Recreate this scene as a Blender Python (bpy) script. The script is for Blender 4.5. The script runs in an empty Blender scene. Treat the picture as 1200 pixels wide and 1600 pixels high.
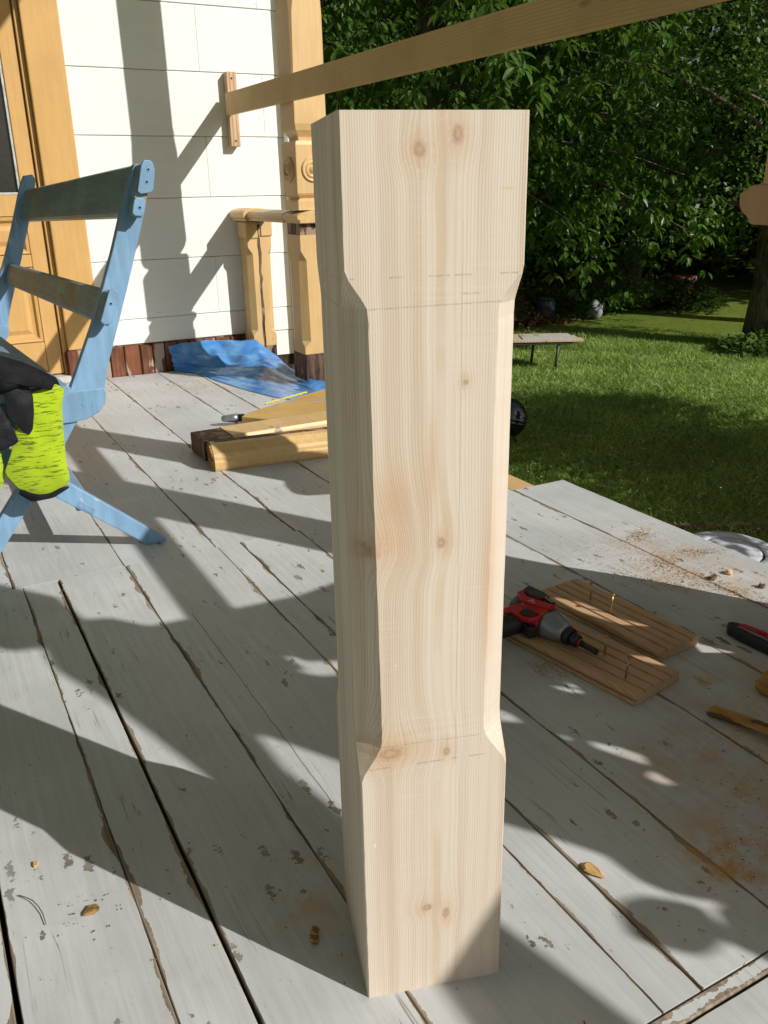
import bpy, bmesh, math, random
import numpy as np
from mathutils import Vector, Matrix
random.seed(7); rng = np.random.default_rng(11)
S = bpy.context.scene; COL = S.collection
R = math.radians

# ---------------------------------------------------------------- camera
def cam_axes(pitch, roll, yaw):
    fw = Vector((math.sin(yaw)*math.cos(pitch), math.cos(yaw)*math.cos(pitch), -math.sin(pitch)))
    rt = Vector((math.cos(yaw), -math.sin(yaw), 0)); up = rt.cross(fw)
    r = rt*math.cos(roll)+up*math.sin(roll); u = -rt*math.sin(roll)+up*math.cos(roll)
    return r, u, fw
r_, u_, f_ = cam_axes(.359461, -.0176677, .493224)
cd = bpy.data.cameras.new('camera'); cam = bpy.data.objects.new('camera', cd); COL.objects.link(cam)
cam.matrix_world = Matrix(((r_.x, u_.x, -f_.x, 0), (r_.y, u_.y, -f_.y, 0), (r_.z, u_.z, -f_.z, .85), (0, 0, 0, 1)))
cd.sensor_fit = 'VERTICAL'; cd.sensor_height = 24; cd.lens = 24*1350/1600
cd.clip_start = .02; cd.clip_end = 600
S.camera = cam
# ---------------------------------------------------------------- light
SUN = Vector((-.451, .722, -.525)).normalized()
ELEV = math.asin(-SUN.z)
W = bpy.data.worlds.new('World'); S.world = W; W.use_nodes = True
nt = W.node_tree; nt.nodes.clear()
o = nt.nodes.new('ShaderNodeOutputWorld'); b = nt.nodes.new('ShaderNodeBackground')
sk = nt.nodes.new('ShaderNodeTexSky'); sk.sky_type = 'NISHITA'; sk.sun_disc = False
sk.sun_elevation = ELEV; sk.sun_rotation = math.atan2(-SUN.x, -SUN.y)
sk.dust_density = 2.0; sk.air_density = 1.0; sk.ozone_density = 1.0
hs = nt.nodes.new('ShaderNodeHueSaturation'); hs.inputs['Saturation'].default_value = .30
nt.links.new(sk.outputs[0], hs.inputs['Color']); nt.links.new(hs.outputs[0], b.inputs[0])
b.inputs[1].default_value = .062; nt.links.new(b.outputs[0], o.inputs[0])
sl = bpy.data.lights.new('sun', 'SUN'); sl.energy = 5.0; sl.angle = R(.42); sl.color = (1, .965, .915)
so = bpy.data.objects.new('sun', sl); COL.objects.link(so)
so.rotation_euler = SUN.to_track_quat('-Z', 'Y').to_euler(); so.location = (6, -8, 8)
S.view_settings.view_transform = 'Standard'; S.view_settings.look = 'None'
S.view_settings.exposure = -.18; S.view_settings.gamma = 1; S.view_settings.use_curve_mapping = False

# ---------------------------------------------------------------- node helper
class N:
    def __init__(s, name):
        s.m = bpy.data.materials.new(name); s.m.use_nodes = True; s.t = s.m.node_tree; s.t.nodes.clear()
        s.out = s.t.nodes.new('ShaderNodeOutputMaterial'); s.b = s.t.nodes.new('ShaderNodeBsdfPrincipled')
        s.t.links.new(s.b.outputs[0], s.out.inputs[0]); s._oc = None
    def put(s, sock, v):
        if isinstance(v, bpy.types.NodeSocket): s.t.links.new(v, sock)
        elif isinstance(v, (tuple, list)) and len(v) == 3 and sock.type == 'RGBA': sock.default_value = (*v, 1)
        elif sock.type == 'RGBA' and isinstance(v, (int, float)): sock.default_value = (v, v, v, 1)
        else: sock.default_value = v
    def math(s, op, a, b=0., c=0., clamp=False):
        n = s.t.nodes.new('ShaderNodeMath'); n.operation = op; n.use_clamp = clamp
        s.put(n.inputs[0], a); s.put(n.inputs[1], b)
        if op in ('MULTIPLY_ADD', 'SMOOTH_MIN', 'COMPARE'): s.put(n.inputs[2], c)
        return n.outputs[0]
    def add(s, a, b): return s.math('ADD', a, b)
    def sub(s, a, b): return s.math('SUBTRACT', a, b)
    def mul(s, a, b): return s.math('MULTIPLY', a, b)
    def coord(s, kind='Object'):
        if s._oc is None: s._oc = s.t.nodes.new('ShaderNodeTexCoord')
        return s._oc.outputs[kind]
    def sep(s, v):
        n = s.t.nodes.new('ShaderNodeSeparateXYZ'); s.put(n.inputs[0], v); return n.outputs
    def comb(s, x=0., y=0., z=0.):
        n = s.t.nodes.new('ShaderNodeCombineXYZ')
        for i, v in enumerate((x, y, z)): s.put(n.inputs[i], v)
        return n.outputs[0]
    def scale(s, v, sc):
        n = s.t.nodes.new('ShaderNodeVectorMath'); n.operation = 'MULTIPLY'; s.put(n.inputs[0], v); n.inputs[1].default_value = sc
        return n.outputs[0]
    def vadd(s, v, w):
        n = s.t.nodes.new('ShaderNodeVectorMath'); n.operation = 'ADD'; s.put(n.inputs[0], v); s.put(n.inputs[1], w); return n.outputs[0]
    def noise(s, v, sc=5., det=3., rough=.5, dist=0., out=0):
        n = s.t.nodes.new('ShaderNodeTexNoise'); s.put(n.inputs['Vector'], v); n.inputs['Scale'].default_value = sc
        n.inputs['Detail'].default_value = det; n.inputs['Roughness'].default_value = rough; n.inputs['Distortion'].default_value = dist
        return n.outputs[out]
    def vor(s, v, sc=5., feat='F1', rnd=1.):
        n = s.t.nodes.new('ShaderNodeTexVoronoi'); n.feature = feat; s.put(n.inputs['Vector'], v); n.inputs['Scale'].default_value = sc
        n.inputs['Randomness'].default_value = rnd
        return n.outputs
    def ramp(s, f, a, b, lo=0., hi=1., smooth=True):
        n = s.t.nodes.new('ShaderNodeMapRange'); n.interpolation_type = 'SMOOTHSTEP' if smooth else 'LINEAR'
        s.put(n.inputs[0], f); s.put(n.inputs[1], a); s.put(n.inputs[2], b); n.inputs[3].default_value = lo; n.inputs[4].default_value = hi
        return n.outputs[0]
    def mix(s, f, a, b, mode='MIX'):
        n = s.t.nodes.new('ShaderNodeMix'); n.data_type = 'RGBA'; n.blend_type = mode; n.clamp_factor = True
        s.put(n.inputs[0], f); s.put(n.inputs[6], a); s.put(n.inputs[7], b); return n.outputs[2]
    def rand(s): return s.t.nodes.new('ShaderNodeObjectInfo').outputs['Random']
    def bump(s, h, strength=.3, dist=.002):
        n = s.t.nodes.new('ShaderNodeBump'); s.put(n.inputs['Height'], h); n.inputs['Strength'].default_value = strength
        n.inputs['Distance'].default_value = dist; s.t.links.new(n.outputs[0], s.b.inputs['Normal']); return n
    def fin(s, col, rough=.6, spec=.5, **k):
        s.put(s.b.inputs['Base Color'], col); s.put(s.b.inputs['Roughness'], rough); s.put(s.b.inputs['Specular IOR Level'], spec)
        for kk, v in k.items(): s.put(s.b.inputs[kk.replace('_', ' ')], v)
        return s.m

# ---------------------------------------------------------------- object helpers
def empty(name, loc, label=None, cat=None, group=None, kind=None, rz=0):
    o = bpy.data.objects.new(name, None); COL.objects.link(o); o.location = loc; o.rotation_euler = (0, 0, rz)
    o.empty_display_size = .05
    return tag(o, label, cat, group, kind)
def tag(o, label=None, cat=None, group=None, kind=None):
    if label: o['label'] = label
    if cat: o['category'] = cat
    if group: o['group'] = group
    if kind: o['kind'] = kind
    return o
def link(name, me, mat=None, parent=None, world=True, smooth=False):
    o = bpy.data.objects.new(name, me); COL.objects.link(o)
    if mat is not None and not me.materials: me.materials.append(mat)
    if smooth:
        for p in me.polygons: p.use_smooth = True
    if parent is not None:
        o.parent = parent
        if world:
            off = Vector((0, 0, 0)); p = parent
            while p is not None: off += p.location; p = p.parent
            o.location = -off
    return o
def pyd(name, V, F, mat=None, parent=None, world=True, smooth=False):
    me = bpy.data.meshes.new(name); me.from_pydata([tuple(map(float, v)) for v in V], [], F); me.update()
    return link(name, me, mat, parent, world, smooth)
def from_bm(name, bm, mat=None, parent=None, world=True, smooth=False):
    bmesh.ops.recalc_face_normals(bm, faces=bm.faces)
    me = bpy.data.meshes.new(name); bm.to_mesh(me); bm.free(); return link(name, me, mat, parent, world, smooth)
def bev(bm, w, seg=1):
    if w > 0: bmesh.ops.bevel(bm, geom=list(bm.edges), offset=w, segments=seg, profile=.5, affect='EDGES', clamp_overlap=True)
def add_hexa(bm, P):      # 8 points: bottom ring 0-3, top ring 4-7
    v = [bm.verts.new(p) for p in P]
    for f in ((3, 2, 1, 0), (4, 5, 6, 7), (0, 1, 5, 4), (1, 2, 6, 5), (2, 3, 7, 6), (3, 0, 4, 7)): bm.faces.new([v[i] for i in f])
def box_pts(x0, x1, y0, y1, z0, z1):
    return [(x0, y0, z0), (x1, y0, z0), (x1, y1, z0), (x0, y1, z0), (x0, y0, z1), (x1, y0, z1), (x1, y1, z1), (x0, y1, z1)]
def box(name, x0, x1, y0, y1, z0, z1, mat, parent=None, bevel=.002, world=True, M=None, seg=1):
    bm = bmesh.new(); add_hexa(bm, box_pts(x0, x1, y0, y1, z0, z1)); bev(bm, bevel, seg)
    if M is not None: bm.transform(M)
    return from_bm(name, bm, mat, parent, world)
def prism(name, poly, ax, t0, t1, mat, parent=None, bevel=.0, world=True, M=None, seg=1, sub=0):
    # poly is a list of 2D points; ax 'x': (y,z) extruded along x; 'y': (x,z) along y; 'z': (x,y) along z
    f = {'x': lambda p, t: (t, p[0], p[1]), 'y': lambda p, t: (p[0], t, p[1]), 'z': lambda p, t: (p[0], p[1], t)}[ax]
    bm = bmesh.new(); A = [bm.verts.new(f(p, t0)) for p in poly]; B = [bm.verts.new(f(p, t1)) for p in poly]; n = len(poly)
    bm.faces.new(A); bm.faces.new(B[::-1])
    for i in range(n): bm.faces.new((A[i], A[(i+1) % n], B[(i+1) % n], B[i]))
    bmesh.ops.recalc_face_normals(bm, faces=bm.faces)
    bev(bm, bevel, seg)
    if M is not None: bm.transform(M)
    return from_bm(name, bm, mat, parent, world)
def loft(name, rings, mat, parent=None, world=True, cap=True, smooth=False, M=None):
    V = []; F = []; n = len(rings[0])
    for r in rings: V += [tuple(p) for p in r]
    for k in range(len(rings)-1):
        for i in range(n):
            a = k*n+i; b = k*n+(i+1) % n; F.append((a, b, b+n, a+n))
    if cap: F.append(tuple(range(n))[::-1]); F.append(tuple(range((len(rings)-1)*n, len(rings)*n)))
    if M is not None: V = [tuple(M @ Vector(v)) for v in V]
    return pyd(name, V, F, mat, parent, world, smooth)
def lathe(name, prof, mat, parent=None, world=True, M=None, n=20, smooth=True):
    rings = [[(r*math.cos(2*math.pi*i/n), r*math.sin(2*math.pi*i/n), z) for i in range(n)] for r, z in prof]
    o = loft(name, rings, mat, parent, world, True, smooth, M)
    return o
def tube_rings(path, rad, n=8):
    rings = []
    for i, p in enumerate(path):
        p = Vector(p); a = Vector(path[max(i-1, 0)]); b = Vector(path[min(i+1, len(path)-1)]); d = (b-a).normalized()
        s = d.cross(Vector((0, 0, 1)) if abs(d.z) < .9 else Vector((1, 0, 0))).normalized(); t = s.cross(d)
        r = rad[i] if isinstance(rad, (list, tuple)) else rad
        rings.append([tuple(p+s*r*math.cos(2*math.pi*k/n)+t*r*math.sin(2*math.pi*k/n)) for k in range(n)])
    return rings
def tube(name, path, rad, mat, parent=None, world=True, n=8, M=None):
    return loft(name, tube_rings(path, rad, n), mat, parent, world, True, True, M)

# ---------------------------------------------------------------- materials
def paint(name, col, rough=.45, var=.08, chip=None, chipcol=(.2, .13, .09), grain='z', chipsc=14, bumpd=.0006, dirt=.0):
    n = N(name); c = n.coord(); r = n.rand(); c2 = n.vadd(c, n.comb(n.mul(r, 7.), n.mul(r, 3.), 0.))
    st = {'x': (2, 24, 24), 'y': (24, 2, 24), 'z': (24, 24, 2)}[grain]
    g = n.noise(n.scale(c2, st), 3, 5, .6); m = n.noise(c2, 6, 4, .6)
    dk = tuple(v*(1-var*2) for v in col); lt = tuple(min(v*(1+var), 1) for v in col)
    k = n.mix(n.ramp(n.add(n.mul(g, .5), n.mul(m, .5)), .35, .65), dk, lt)
    if dirt:
        d = n.ramp(n.noise(c2, 3.1, 6, .65), .5, .75); k = n.mix(n.mul(d, dirt), k, tuple(v*.45 for v in col))
    h = g
    if chip is not None:
        ch = n.noise(n.scale(c2, tuple(1 if q == 24 else .35 for q in st)), chipsc, 5, .55)
        cm = n.ramp(ch, chip, chip+.015); k = n.mix(cm, k, chipcol); h = n.sub(g, n.mul(cm, 1.5))
    n.bump(h, .35, bumpd)
    return n.fin(k, rough, .4)

def rawwood(name, light, dark, axis='y', ring=.004, pith=(.02, -.03), rough=.65, stain=None, var=1.0):
    n = N(name); c = n.coord(); r = n.rand()
    x, y, z = n.sep(n.vadd(c, n.comb(n.mul(r, .37), n.mul(r, .21), n.mul(r, .5))))[:]
    if axis == 'y': u, v, w = x, z, y
    elif axis == 'x': u, v, w = y, z, x
    else: u, v, w = x, y, z
    low = n.noise(n.comb(n.mul(u, 3), n.mul(v, 3), n.mul(w, .8)), 2.5, 2, .5)
    uu = n.sub(u, pith[0]); vv = n.sub(v, pith[1])
    rr = n.math('SQRT', n.add(n.mul(uu, uu), n.mul(vv, vv)))
    rr = n.add(rr, n.mul(low, .012))
    sn = n.math('SINE', n.mul(rr, 6.283/ring)); sn = n.ramp(sn, -.4, 1.)
    amp = n.noise(n.comb(n.mul(rr, 60), 0., 0.), 1, 2, .5)
    fib = n.noise(n.comb(n.mul(u, 400), n.mul(v, 400), n.mul(w, 6)), 1, 3, .6)
    f = n.add(n.mul(n.mul(sn, amp), .9*var), n.mul(fib, .35))
    k = n.mix(n.ramp(f, .15, .9), light, dark)
    kv = n.vor(n.scale(n.comb(u, v, w), (9, 9, 3.2)), 1., 'F1'); kd = n.ramp(n.add(kv[0], n.mul(fib, .03)), .12, .05); k = n.mix(n.mul(kd, .6), k, tuple(q*.42 for q in dark))
    k = n.mix(n.ramp(n.noise(c, 5, 4, .6), .4, .75, 0, .3), k, tuple(q*.6 for q in dark))
    if stain: k = n.mix(n.ramp(n.noise(c, 4, 4, .6), .45, .7, 0, .7), k, stain)
    n.bump(fib, .3, .0006)
    return n.fin(k, rough, .3)

def spruce_post(name):
    n = N(name); c = n.coord(); x, y, z = n.sep(c)[:]
    # knots on the front face: (u, z, rx, rz, deflection)
    K = [(.061, .877, .0062, .0070, .012), (.092, .888, .0052, .0078, .012), (.081, .5445, .0045, .006, .009), (.004, .541, .018, .011, .03),
         (.030, .322, .015, .0085, .022), (.088, .3155, .0042, .005, .009), (.068, .1165, .0066, .0048, .011), (.0895, .104, .0044, .0082, .010), (.102, .692, .0026, .0026, .004)]
    front = n.ramp(y, .03, .0)
    xw = x; knot = None; halo = None; swirl = None; ringk = None
    wig = n.noise(n.comb(n.mul(x, 5), n.mul(y, 5), n.mul(z, 1.4)), 2.2, 2, .5)
    xw = n.add(x, n.mul(n.sub(wig, .5), .006))
    wig2 = n.noise(n.comb(n.mul(x, 14), n.mul(y, 14), n.mul(z, 9)), 2.2, 3, .55)
    xw = n.add(xw, n.mul(n.sub(wig2, .5), .0022))
    for (ku, kz, rx, rz, A) in K:
        dx = n.sub(x, ku); dz = n.sub(z, kz)
        e = n.add(n.math('POWER', n.math('ABSOLUTE', n.mul(dx, 1/rx)), 2.), n.math('POWER', n.math('ABSOLUTE', n.mul(dz, 1/rz)), 2.))
        d = n.math('SQRT', e)                                     # 1 on the knot's rim
        # deflection: longer above the knot (branch sweep)
        dz2 = n.mul(n.math('MAXIMUM', dz, 0.), 1/(rz*5.)); dz3 = n.mul(n.math('MINIMUM', dz, 0.), 1/(rz*2.5)); dzz = n.add(dz2, dz3)
        g = n.math('EXPONENT', n.mul(n.add(n.mul(n.mul(dx, dx), 1/(rx*3.0)**2), n.mul(dzz, dzz)), -1.))
        g = n.mul(g, front)
        xw = n.sub(xw, n.mul(n.mul(dx, g), .72))
        xw = n.add(xw, n.mul(g, A*.12))
        k = n.mul(n.ramp(n.add(d, n.mul(n.sub(n.noise(c, 150, 3, .6), .5), 1.1)), 1.25, .55), front)
        h = n.mul(n.math('EXPONENT', n.mul(n.math('POWER', d, 2.), -.16)), front)
        sw = n.mul(g, 1.)
        rk = n.mul(n.math('SINE', n.mul(d, 9.)), k)
        knot = k if knot is None else n.math('MAXIMUM', knot, k)
        halo = h if halo is None else n.math('MAXIMUM', halo, h)
        swirl = sw if swirl is None else n.math('MAXIMUM', swirl, sw)
        ringk = rk if ringk is None else n.add(ringk, rk)
    px_, py_ = .083, .030
    ux = n.sub(xw, px_); uy = n.sub(y, py_)
    rr = n.math('SQRT', n.add(n.mul(ux, ux), n.mul(uy, uy)))
    # ring widths vary with radius: wider towards the middle
    rj = n.add(rr, n.mul(n.sub(n.noise(n.comb(n.mul(rr, 90), 0., 0.), 1, 2, .5), .5), .0022))
    ph = n.mul(rj, 6.283/.00195)
    sn = n.math('SINE', ph); late = n.math('POWER', n.ramp(sn, -.5, 1., smooth=False), 2.2)
    amp = n.ramp(n.noise(n.comb(n.mul(rr, 120), 0., n.mul(z, .6)), 1, 3, .55), .25, .75, .25, 1.)
    fade = n.ramp(rr, .028, .05, .35, 1.)
    band = n.ramp(n.noise(n.comb(n.mul(xw, 55), n.mul(y, 55), n.mul(z, .9)), 1, 3, .5), .38, .72)
    fib = n.noise(n.comb(n.mul(xw, 600), n.mul(y, 600), n.mul(z, 9)), 1, 3, .65)
    light = (.69, .605, .50); tan_ = (.57, .445, .325); dark = (.41, .265, .165)
    k = n.mix(n.mul(band, .75), light, tan_)
    k = n.mix(n.mul(n.mul(late, amp), n.mul(n.mul(fade, .66), n.ramp(band, 0., 1., .62, 1.))), k, dark)
    k = n.mix(n.ramp(fib, .35, .8, 0, .28), k, (.80, .68, .54))
    # resin-coloured pith stripe
    st = n.ramp(n.math('ABSOLUTE', n.sub(xw, n.add(.079, n.mul(n.sub(n.noise(n.comb(0., 0., n.mul(z, 4)), 1.5, 2), .5), .012)))), .0055, .0032)
    st = n.mul(n.mul(st, front), n.ramp(n.noise(n.comb(0., 1., n.mul(z, 5)), 1.2, 3, .6), .42, .56))
    k = n.mix(n.mul(st, .45), k, (.58, .42, .26))
    # warm zones above the big edge knots
    for (ku, kz, sx, sz) in ((.036, .585, .020, .034), (.022, .548, .020, .012), (.034, .325, .026, .014), (.072, .62, .006, .05), (.128, .50, .010, .10)):
        dx = n.mul(n.sub(x, ku), 1/sx); dz = n.mul(n.sub(z, kz), 1/sz)
        k = n.mix(n.mul(n.mul(n.math('EXPONENT', n.mul(n.add(n.mul(dx, dx), n.mul(dz, dz)), -1.)), front), .5), k, (.56, .33, .17))
    k = n.mix(n.mul(halo, .6), k, (.62, .45, .30))
    kc_ = n.mix(n.ramp(ringk, -.6, .8), (.33, .175, .10), (.47, .29, .175)); kc_ = n.mix(n.ramp(n.noise(c, 260, 4, .7), .45, .7, 0, .6), kc_, (.20, .10, .06))
    k = n.mix(n.mul(knot, .58), k, kc_)
    fl_ = n.mul(n.mul(swirl, n.ramp(n.noise(n.comb(n.mul(xw, 420), 0., n.mul(z, 12)), 1, 3, .6), .42, .62)), .38); k = n.mix(fl_, k, (.50, .33, .20))
    # paler torn grain round the knots
    tg = n.mul(n.ramp(n.noise(n.scale(c, (420, 420, 300)), 1, 3, .6), .58, .66), n.ramp(halo, .06, .35)); k = n.mix(n.mul(tg, .22), k, (.88, .80, .70))
    # planer chatter: pale cross marks
    ct = n.noise(n.comb(n.mul(x, 7), n.mul(y, 7), n.mul(z, 330)), 1, 2, .5); cz = n.ramp(n.noise(n.scale(c, (8, 8, 5)), 1.5, 2), .45, .62)
    k = n.mix(n.mul(n.mul(n.ramp(ct, .45, .7), cz), .13), k, (.82, .74, .63))
    tear = n.ramp(n.noise(n.scale(c, (120, 120, 60)), 1, 2, .5), .74, .8)
    k = n.mix(n.mul(tear, .6), k, (.92, .84, .72))
    # pencil marks
    on_front = n.math('LESS_THAN', y, .0012); on_left = n.math('LESS_THAN', x, .0008)
    jz = n.mul(n.sub(n.noise(c, 70, 2), .5), .0006)
    def seg(a0, z0, a1, z1, coord, face, w=.0003, dash=0, s=.42):
        nonlocal k
        t = n.add(n.mul(n.sub(coord, a0), (z1-z0)/(a1-a0)), z0)
        m = n.ramp(n.math('ABSOLUTE', n.add(n.sub(z, t), jz)), w*2.2, w*.4); m = n.mul(m, n.ramp(n.noise(c, 190, 3, .7), .38, .6, .25, 1.))
        m = n.mul(m, n.mul(n.math('GREATER_THAN', coord, a0), n.math('LESS_THAN', coord, a1)))
        if dash: m = n.mul(m, n.math('GREATER_THAN', n.noise(n.comb(n.mul(coord, dash), 0., z0*40), 1, 0), .49))
        k = n.mix(n.mul(n.mul(m, face), s), k, (.16, .14, .13))
    seg(.003, .7812, .146, .7818, x, on_front, .0005, 75)
    seg(.013, .7565, .133, .7590, x, on_front, .0004)
    seg(.020, .3310, .124, .3300, x, on_front, .0004)
    seg(.008, .3060, .138, .3060, x, on_front, .0006, 70)
    seg(.098, .7665, .112, .7665, x, on_front, .0006)
    seg(.01, .779, .10, .7815, y, on_left, .0005, 60)
    seg(.02, .757, .15, .7585, y, on_left, .0004)
    # long fine check
    ck = n.ramp(n.math('ABSOLUTE', n.add(n.sub(x, .0975), n.mul(n.sub(n.noise(n.comb(0., 0., n.mul(z, 9)), 1, 2), .5), .003))), .00055, .0002)
    ck = n.mul(n.mul(ck, on_front), n.mul(n.math('LESS_THAN', z, .825), n.math('GREATER_THAN', z, .30)))
    ck = n.mul(ck, n.ramp(n.noise(n.comb(0., 0., n.mul(z, 14)), 1, 2), .35, .55, .35, 1.))
    k = n.mix(n.mul(ck, .38), k, (.25, .17, .11))
    # greenish smear
    gx = n.mul(n.sub(x, .135), 1/.005); gz = n.mul(n.sub(z, .848), 1/.0012)
    k = n.mix(n.mul(n.mul(n.math('EXPONENT', n.mul(n.add(n.mul(gx, gx), n.mul(gz, gz)), -1.)), on_front), .6), k, (.52, .50, .18))
    n.bump(n.add(n.mul(late, .35), n.add(n.mul(fib, .3), n.mul(ct, .3))), .35, .0006)
    return n.fin(k, .55, .35)

def deck_paint(name):
    n = N(name); c = n.coord(); r = n.rand()
    uvn = n.t.nodes.new('ShaderNodeUVMap'); uvn.uv_map = 'edge'; e = n.sep(uvn.outputs[0])
    d = n.math('MINIMUM', e[0], e[1])
    c2 = n.vadd(c, n.comb(n.mul(r, 3.3), n.mul(r, 5.1), 0.))
    lowm = n.noise(c2, 2.3, 4, .6); grn = n.noise(n.scale(c2, (55, 2.2, 20)), 2, 5, .65); fine = n.noise(c2, 160, 3, .6)
    k = n.mix(n.ramp(n.add(n.mul(lowm, .6), n.mul(grn, .4)), .38, .62), (.485, .50, .50), (.60, .618, .62))
    k = n.mix(n.ramp(n.noise(c2, 9, 6, .7), .52, .78, 0, .4), k, (.42, .40, .35))                       # dust and scuffs
    k = n.mix(n.ramp(n.noise(n.scale(c2, (18, 3, 8)), 1.5, 6, .75), .60, .75, 0, .35), k, (.32, .30, .25))
    # peeling along the board edges and a few chips in the middle
    pn = n.noise(n.scale(c2, (60, 16, 10)), 1., 6, .68)
    big = n.noise(n.scale(c2, (1.5, 2.4, 1)), 1.7, 3, .6)
    wide = n.ramp(big, .42, .72, .0008, .0088)                      # how far the paint has lifted from the board's edge
    edge = n.ramp(n.sub(n.mul(wide, n.ramp(pn, .25, .75, .15, 1.9)), d), 0., .0007)
    pz = n.noise(n.scale(c2, (30, 9, 10)), 1.3, 5, .6); mid = n.mul(n.ramp(pz, .695, .705), n.ramp(n.noise(c2, 2.6, 2), .42, .55))
    edge = n.math('MAXIMUM', edge, mid)
    # small nicks
    dst = n.noise(c2, 90, 3, .6, out=1)
    cv = n.vadd(n.scale(c2, (38, 13, 10)), n.scale(dst, (.75, .75, .75)))
    vo = n.vor(cv, 1., 'F1'); sz = n.noise(c2, 4.2, 3, .6)
    nick = n.ramp(n.add(vo[0], n.mul(n.sub(fine, .5), .3)), n.ramp(sz, .42, .66, .0, .27), n.ramp(sz, .42, .66, -.02, .22))
    grey = n.mix(n.ramp(grn, .35, .65), (.19, .145, .10), (.36, .30, .23))
    nickc = n.mix(n.ramp(n.noise(c2, 25, 2), .4, .6), (.17, .13, .09), (.26, .245, .22))
    rim = n.ramp(n.sub(n.mul(wide, n.ramp(pn, .25, .75, .15, 1.9)), d), -.0016, 0.)
    k = n.mix(n.mul(rim, .4), k, (.62, .60, .54))
    k = n.mix(edge, k, grey); k = n.mix(n.mul(nick, .9), k, nickc)
    speck = n.ramp(n.noise(c2, 420, 1), .74, .78); k = n.mix(n.mul(speck, .5), k, (.12, .09, .06))
    pit = n.ramp(n.vor(n.scale(c2, (55, 22, 10)), 1., 'F1')[0], .07, .03); k = n.mix(n.mul(pit, .7), k, (.13, .11, .09))
    # hairline cracks along the grain
    hc = n.ramp(n.math('ABSOLUTE', n.sub(n.noise(n.scale(c2, (26, .8, 5)), 1.4, 3, .5), .5)), .006, .0015)
    hc = n.mul(hc, n.ramp(n.noise(c2, 4.7, 2), .54, .62)); k = n.mix(n.mul(hc, .7), k, (.16, .13, .10))
    xq, yq, _z = n.sep(c)[:]
    cr = n.ramp(n.math('ABSOLUTE', n.add(n.sub(xq, .4205), n.mul(n.sub(n.noise(c, 22, 3), .5), .006))), .0011, .0004)
    cr = n.mul(cr, n.mul(n.math('LESS_THAN', yq, 1.66), n.math('GREATER_THAN', yq, .95))); k = n.mix(n.mul(cr, .85), k, (.06, .045, .035))
    side = n.math('LESS_THAN', n.sep(c)[2], -.006); k = n.mix(n.mul(side, .55), k, (.13, .11, .09))
    # orange sawdust film
    xs, ys, _ = n.sep(c)[:]
    def blob(bx, by, rx, ry, w):
        fx = n.mul(n.sub(xs, bx), 1/rx); fy = n.mul(n.sub(ys, by), 1/ry)
        return n.mul(n.math('EXPONENT', n.mul(n.add(n.mul(fx, fx), n.mul(fy, fy)), -1.)), w)
    film = n.add(n.add(blob(.835, .58, .06, .06, 1.3), blob(.95, .72, .14, .13, .55)), n.add(blob(1.18, .85, .2, .2, .35), blob(1.5, 1.3, .12, .22, .6)))
    film = n.add(film, n.add(blob(.31, .80, .05, .07, .5), blob(1.15, 3.9, .16, .25, .35)))
    film = n.mul(film, n.ramp(n.noise(c, 16, 6, .7), .36, .66)); k = n.mix(n.math('MINIMUM', film, .9), k, (.50, .28, .10))
    h = n.add(n.sub(n.mul(grn, .25), n.mul(edge, 1.1)), n.add(n.mul(nick, -.8), n.mul(fine, .12)))
    n.bump(h, .45, .0011)
    return n.fin(k, n.mix(edge, n.mix(n.ramp(lowm, .4, .6), .42, .6), .85), .4)

M_post = spruce_post('planed_spruce')
M_deck = deck_paint('grey_deck_paint')
M_yel = paint('yellow_paint', (.66, .44, .20), .42, .05, .69, (.22, .13, .08), 'z', 18, dirt=.10)
M_yel2 = paint('yellow_paint_rail', (.64, .43, .185), .42, .07, .67, (.22, .13, .08), 'y', 16)
M_door = paint('door_yellow_paint', (.64, .385, .14), .38, .04, None, grain='z')
M_white = paint('white_siding_paint', (.82, .825, .79), .5, .015, .735, (.35, .34, .3), 'x', 22, .0004)
M_blue = paint('blue_bench_paint', (.215, .375, .555), .45, .10, .66, (.40, .50, .58), 'z', 22, .0009, dirt=.12)
M_slat = paint('shaded_worn_slat_paint', (.25, .34, .345), .4, .15, .60, (.34, .22, .12), 'y', 9, .0008, dirt=.5)  # bench blue greyed to carry shade in the colour; brown chips are wear
M_brown = paint('bare_brown_wood', (.15, .08, .05), .75, .5, .56, (.32, .21, .15), 'z', 16, .0016)
M_plinth = paint('plinth_brown_paint', (.20, .070, .030), .5, .3, .60, (.38, .30, .24), 'z', 10, .0012, dirt=.4)
M_lath = rawwood('lath_pine', (.66, .46, .22), (.52, .34, .14), 'y', .006, var=.8)
M_batten = rawwood('batten_pine', (.62, .43, .27), (.36, .21, .11), 'z', .008)
M_terr = rawwood('decking_pine', (.62, .42, .25), (.48, .30, .16), 'y', .006, (0.02, -.05))
M_cream = rawwood('fresh_sawn_pine', (.66, .42, .18), (.52, .30, .11), 'y', .006)
M_endgrain = paint('rotten_end_grain', (.50, .29, .10), .9, .45, .55, (.25, .13, .05), 'x', 60, .004)
M_soil = paint('dark_ground_under_deck', (.02, .016, .012), .95)
def simple(name, col, rough=.5, metal=0., spec=.5, bumpsc=0, bd=.0005, var=.1):
    n = N(name); c = n.coord(); k = n.mix(n.ramp(n.noise(c, 40, 4, .6), .3, .7), tuple(v*(1-var) for v in col), tuple(min(1, v*(1+var)) for v in col))
    if bumpsc: n.bump(n.noise(c, bumpsc, 3), .4, bd)
    return n.fin(k, rough, spec, Metallic=metal)
M_red = simple('red_plastic', (.50, .018, .02), .38, bumpsc=300)
M_black = simple('black_rubber', (.018, .018, .02), .5, bumpsc=400)
M_greycamo = simple('dark_grey_shell', (.045, .045, .04), .55, var=.5)
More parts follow.
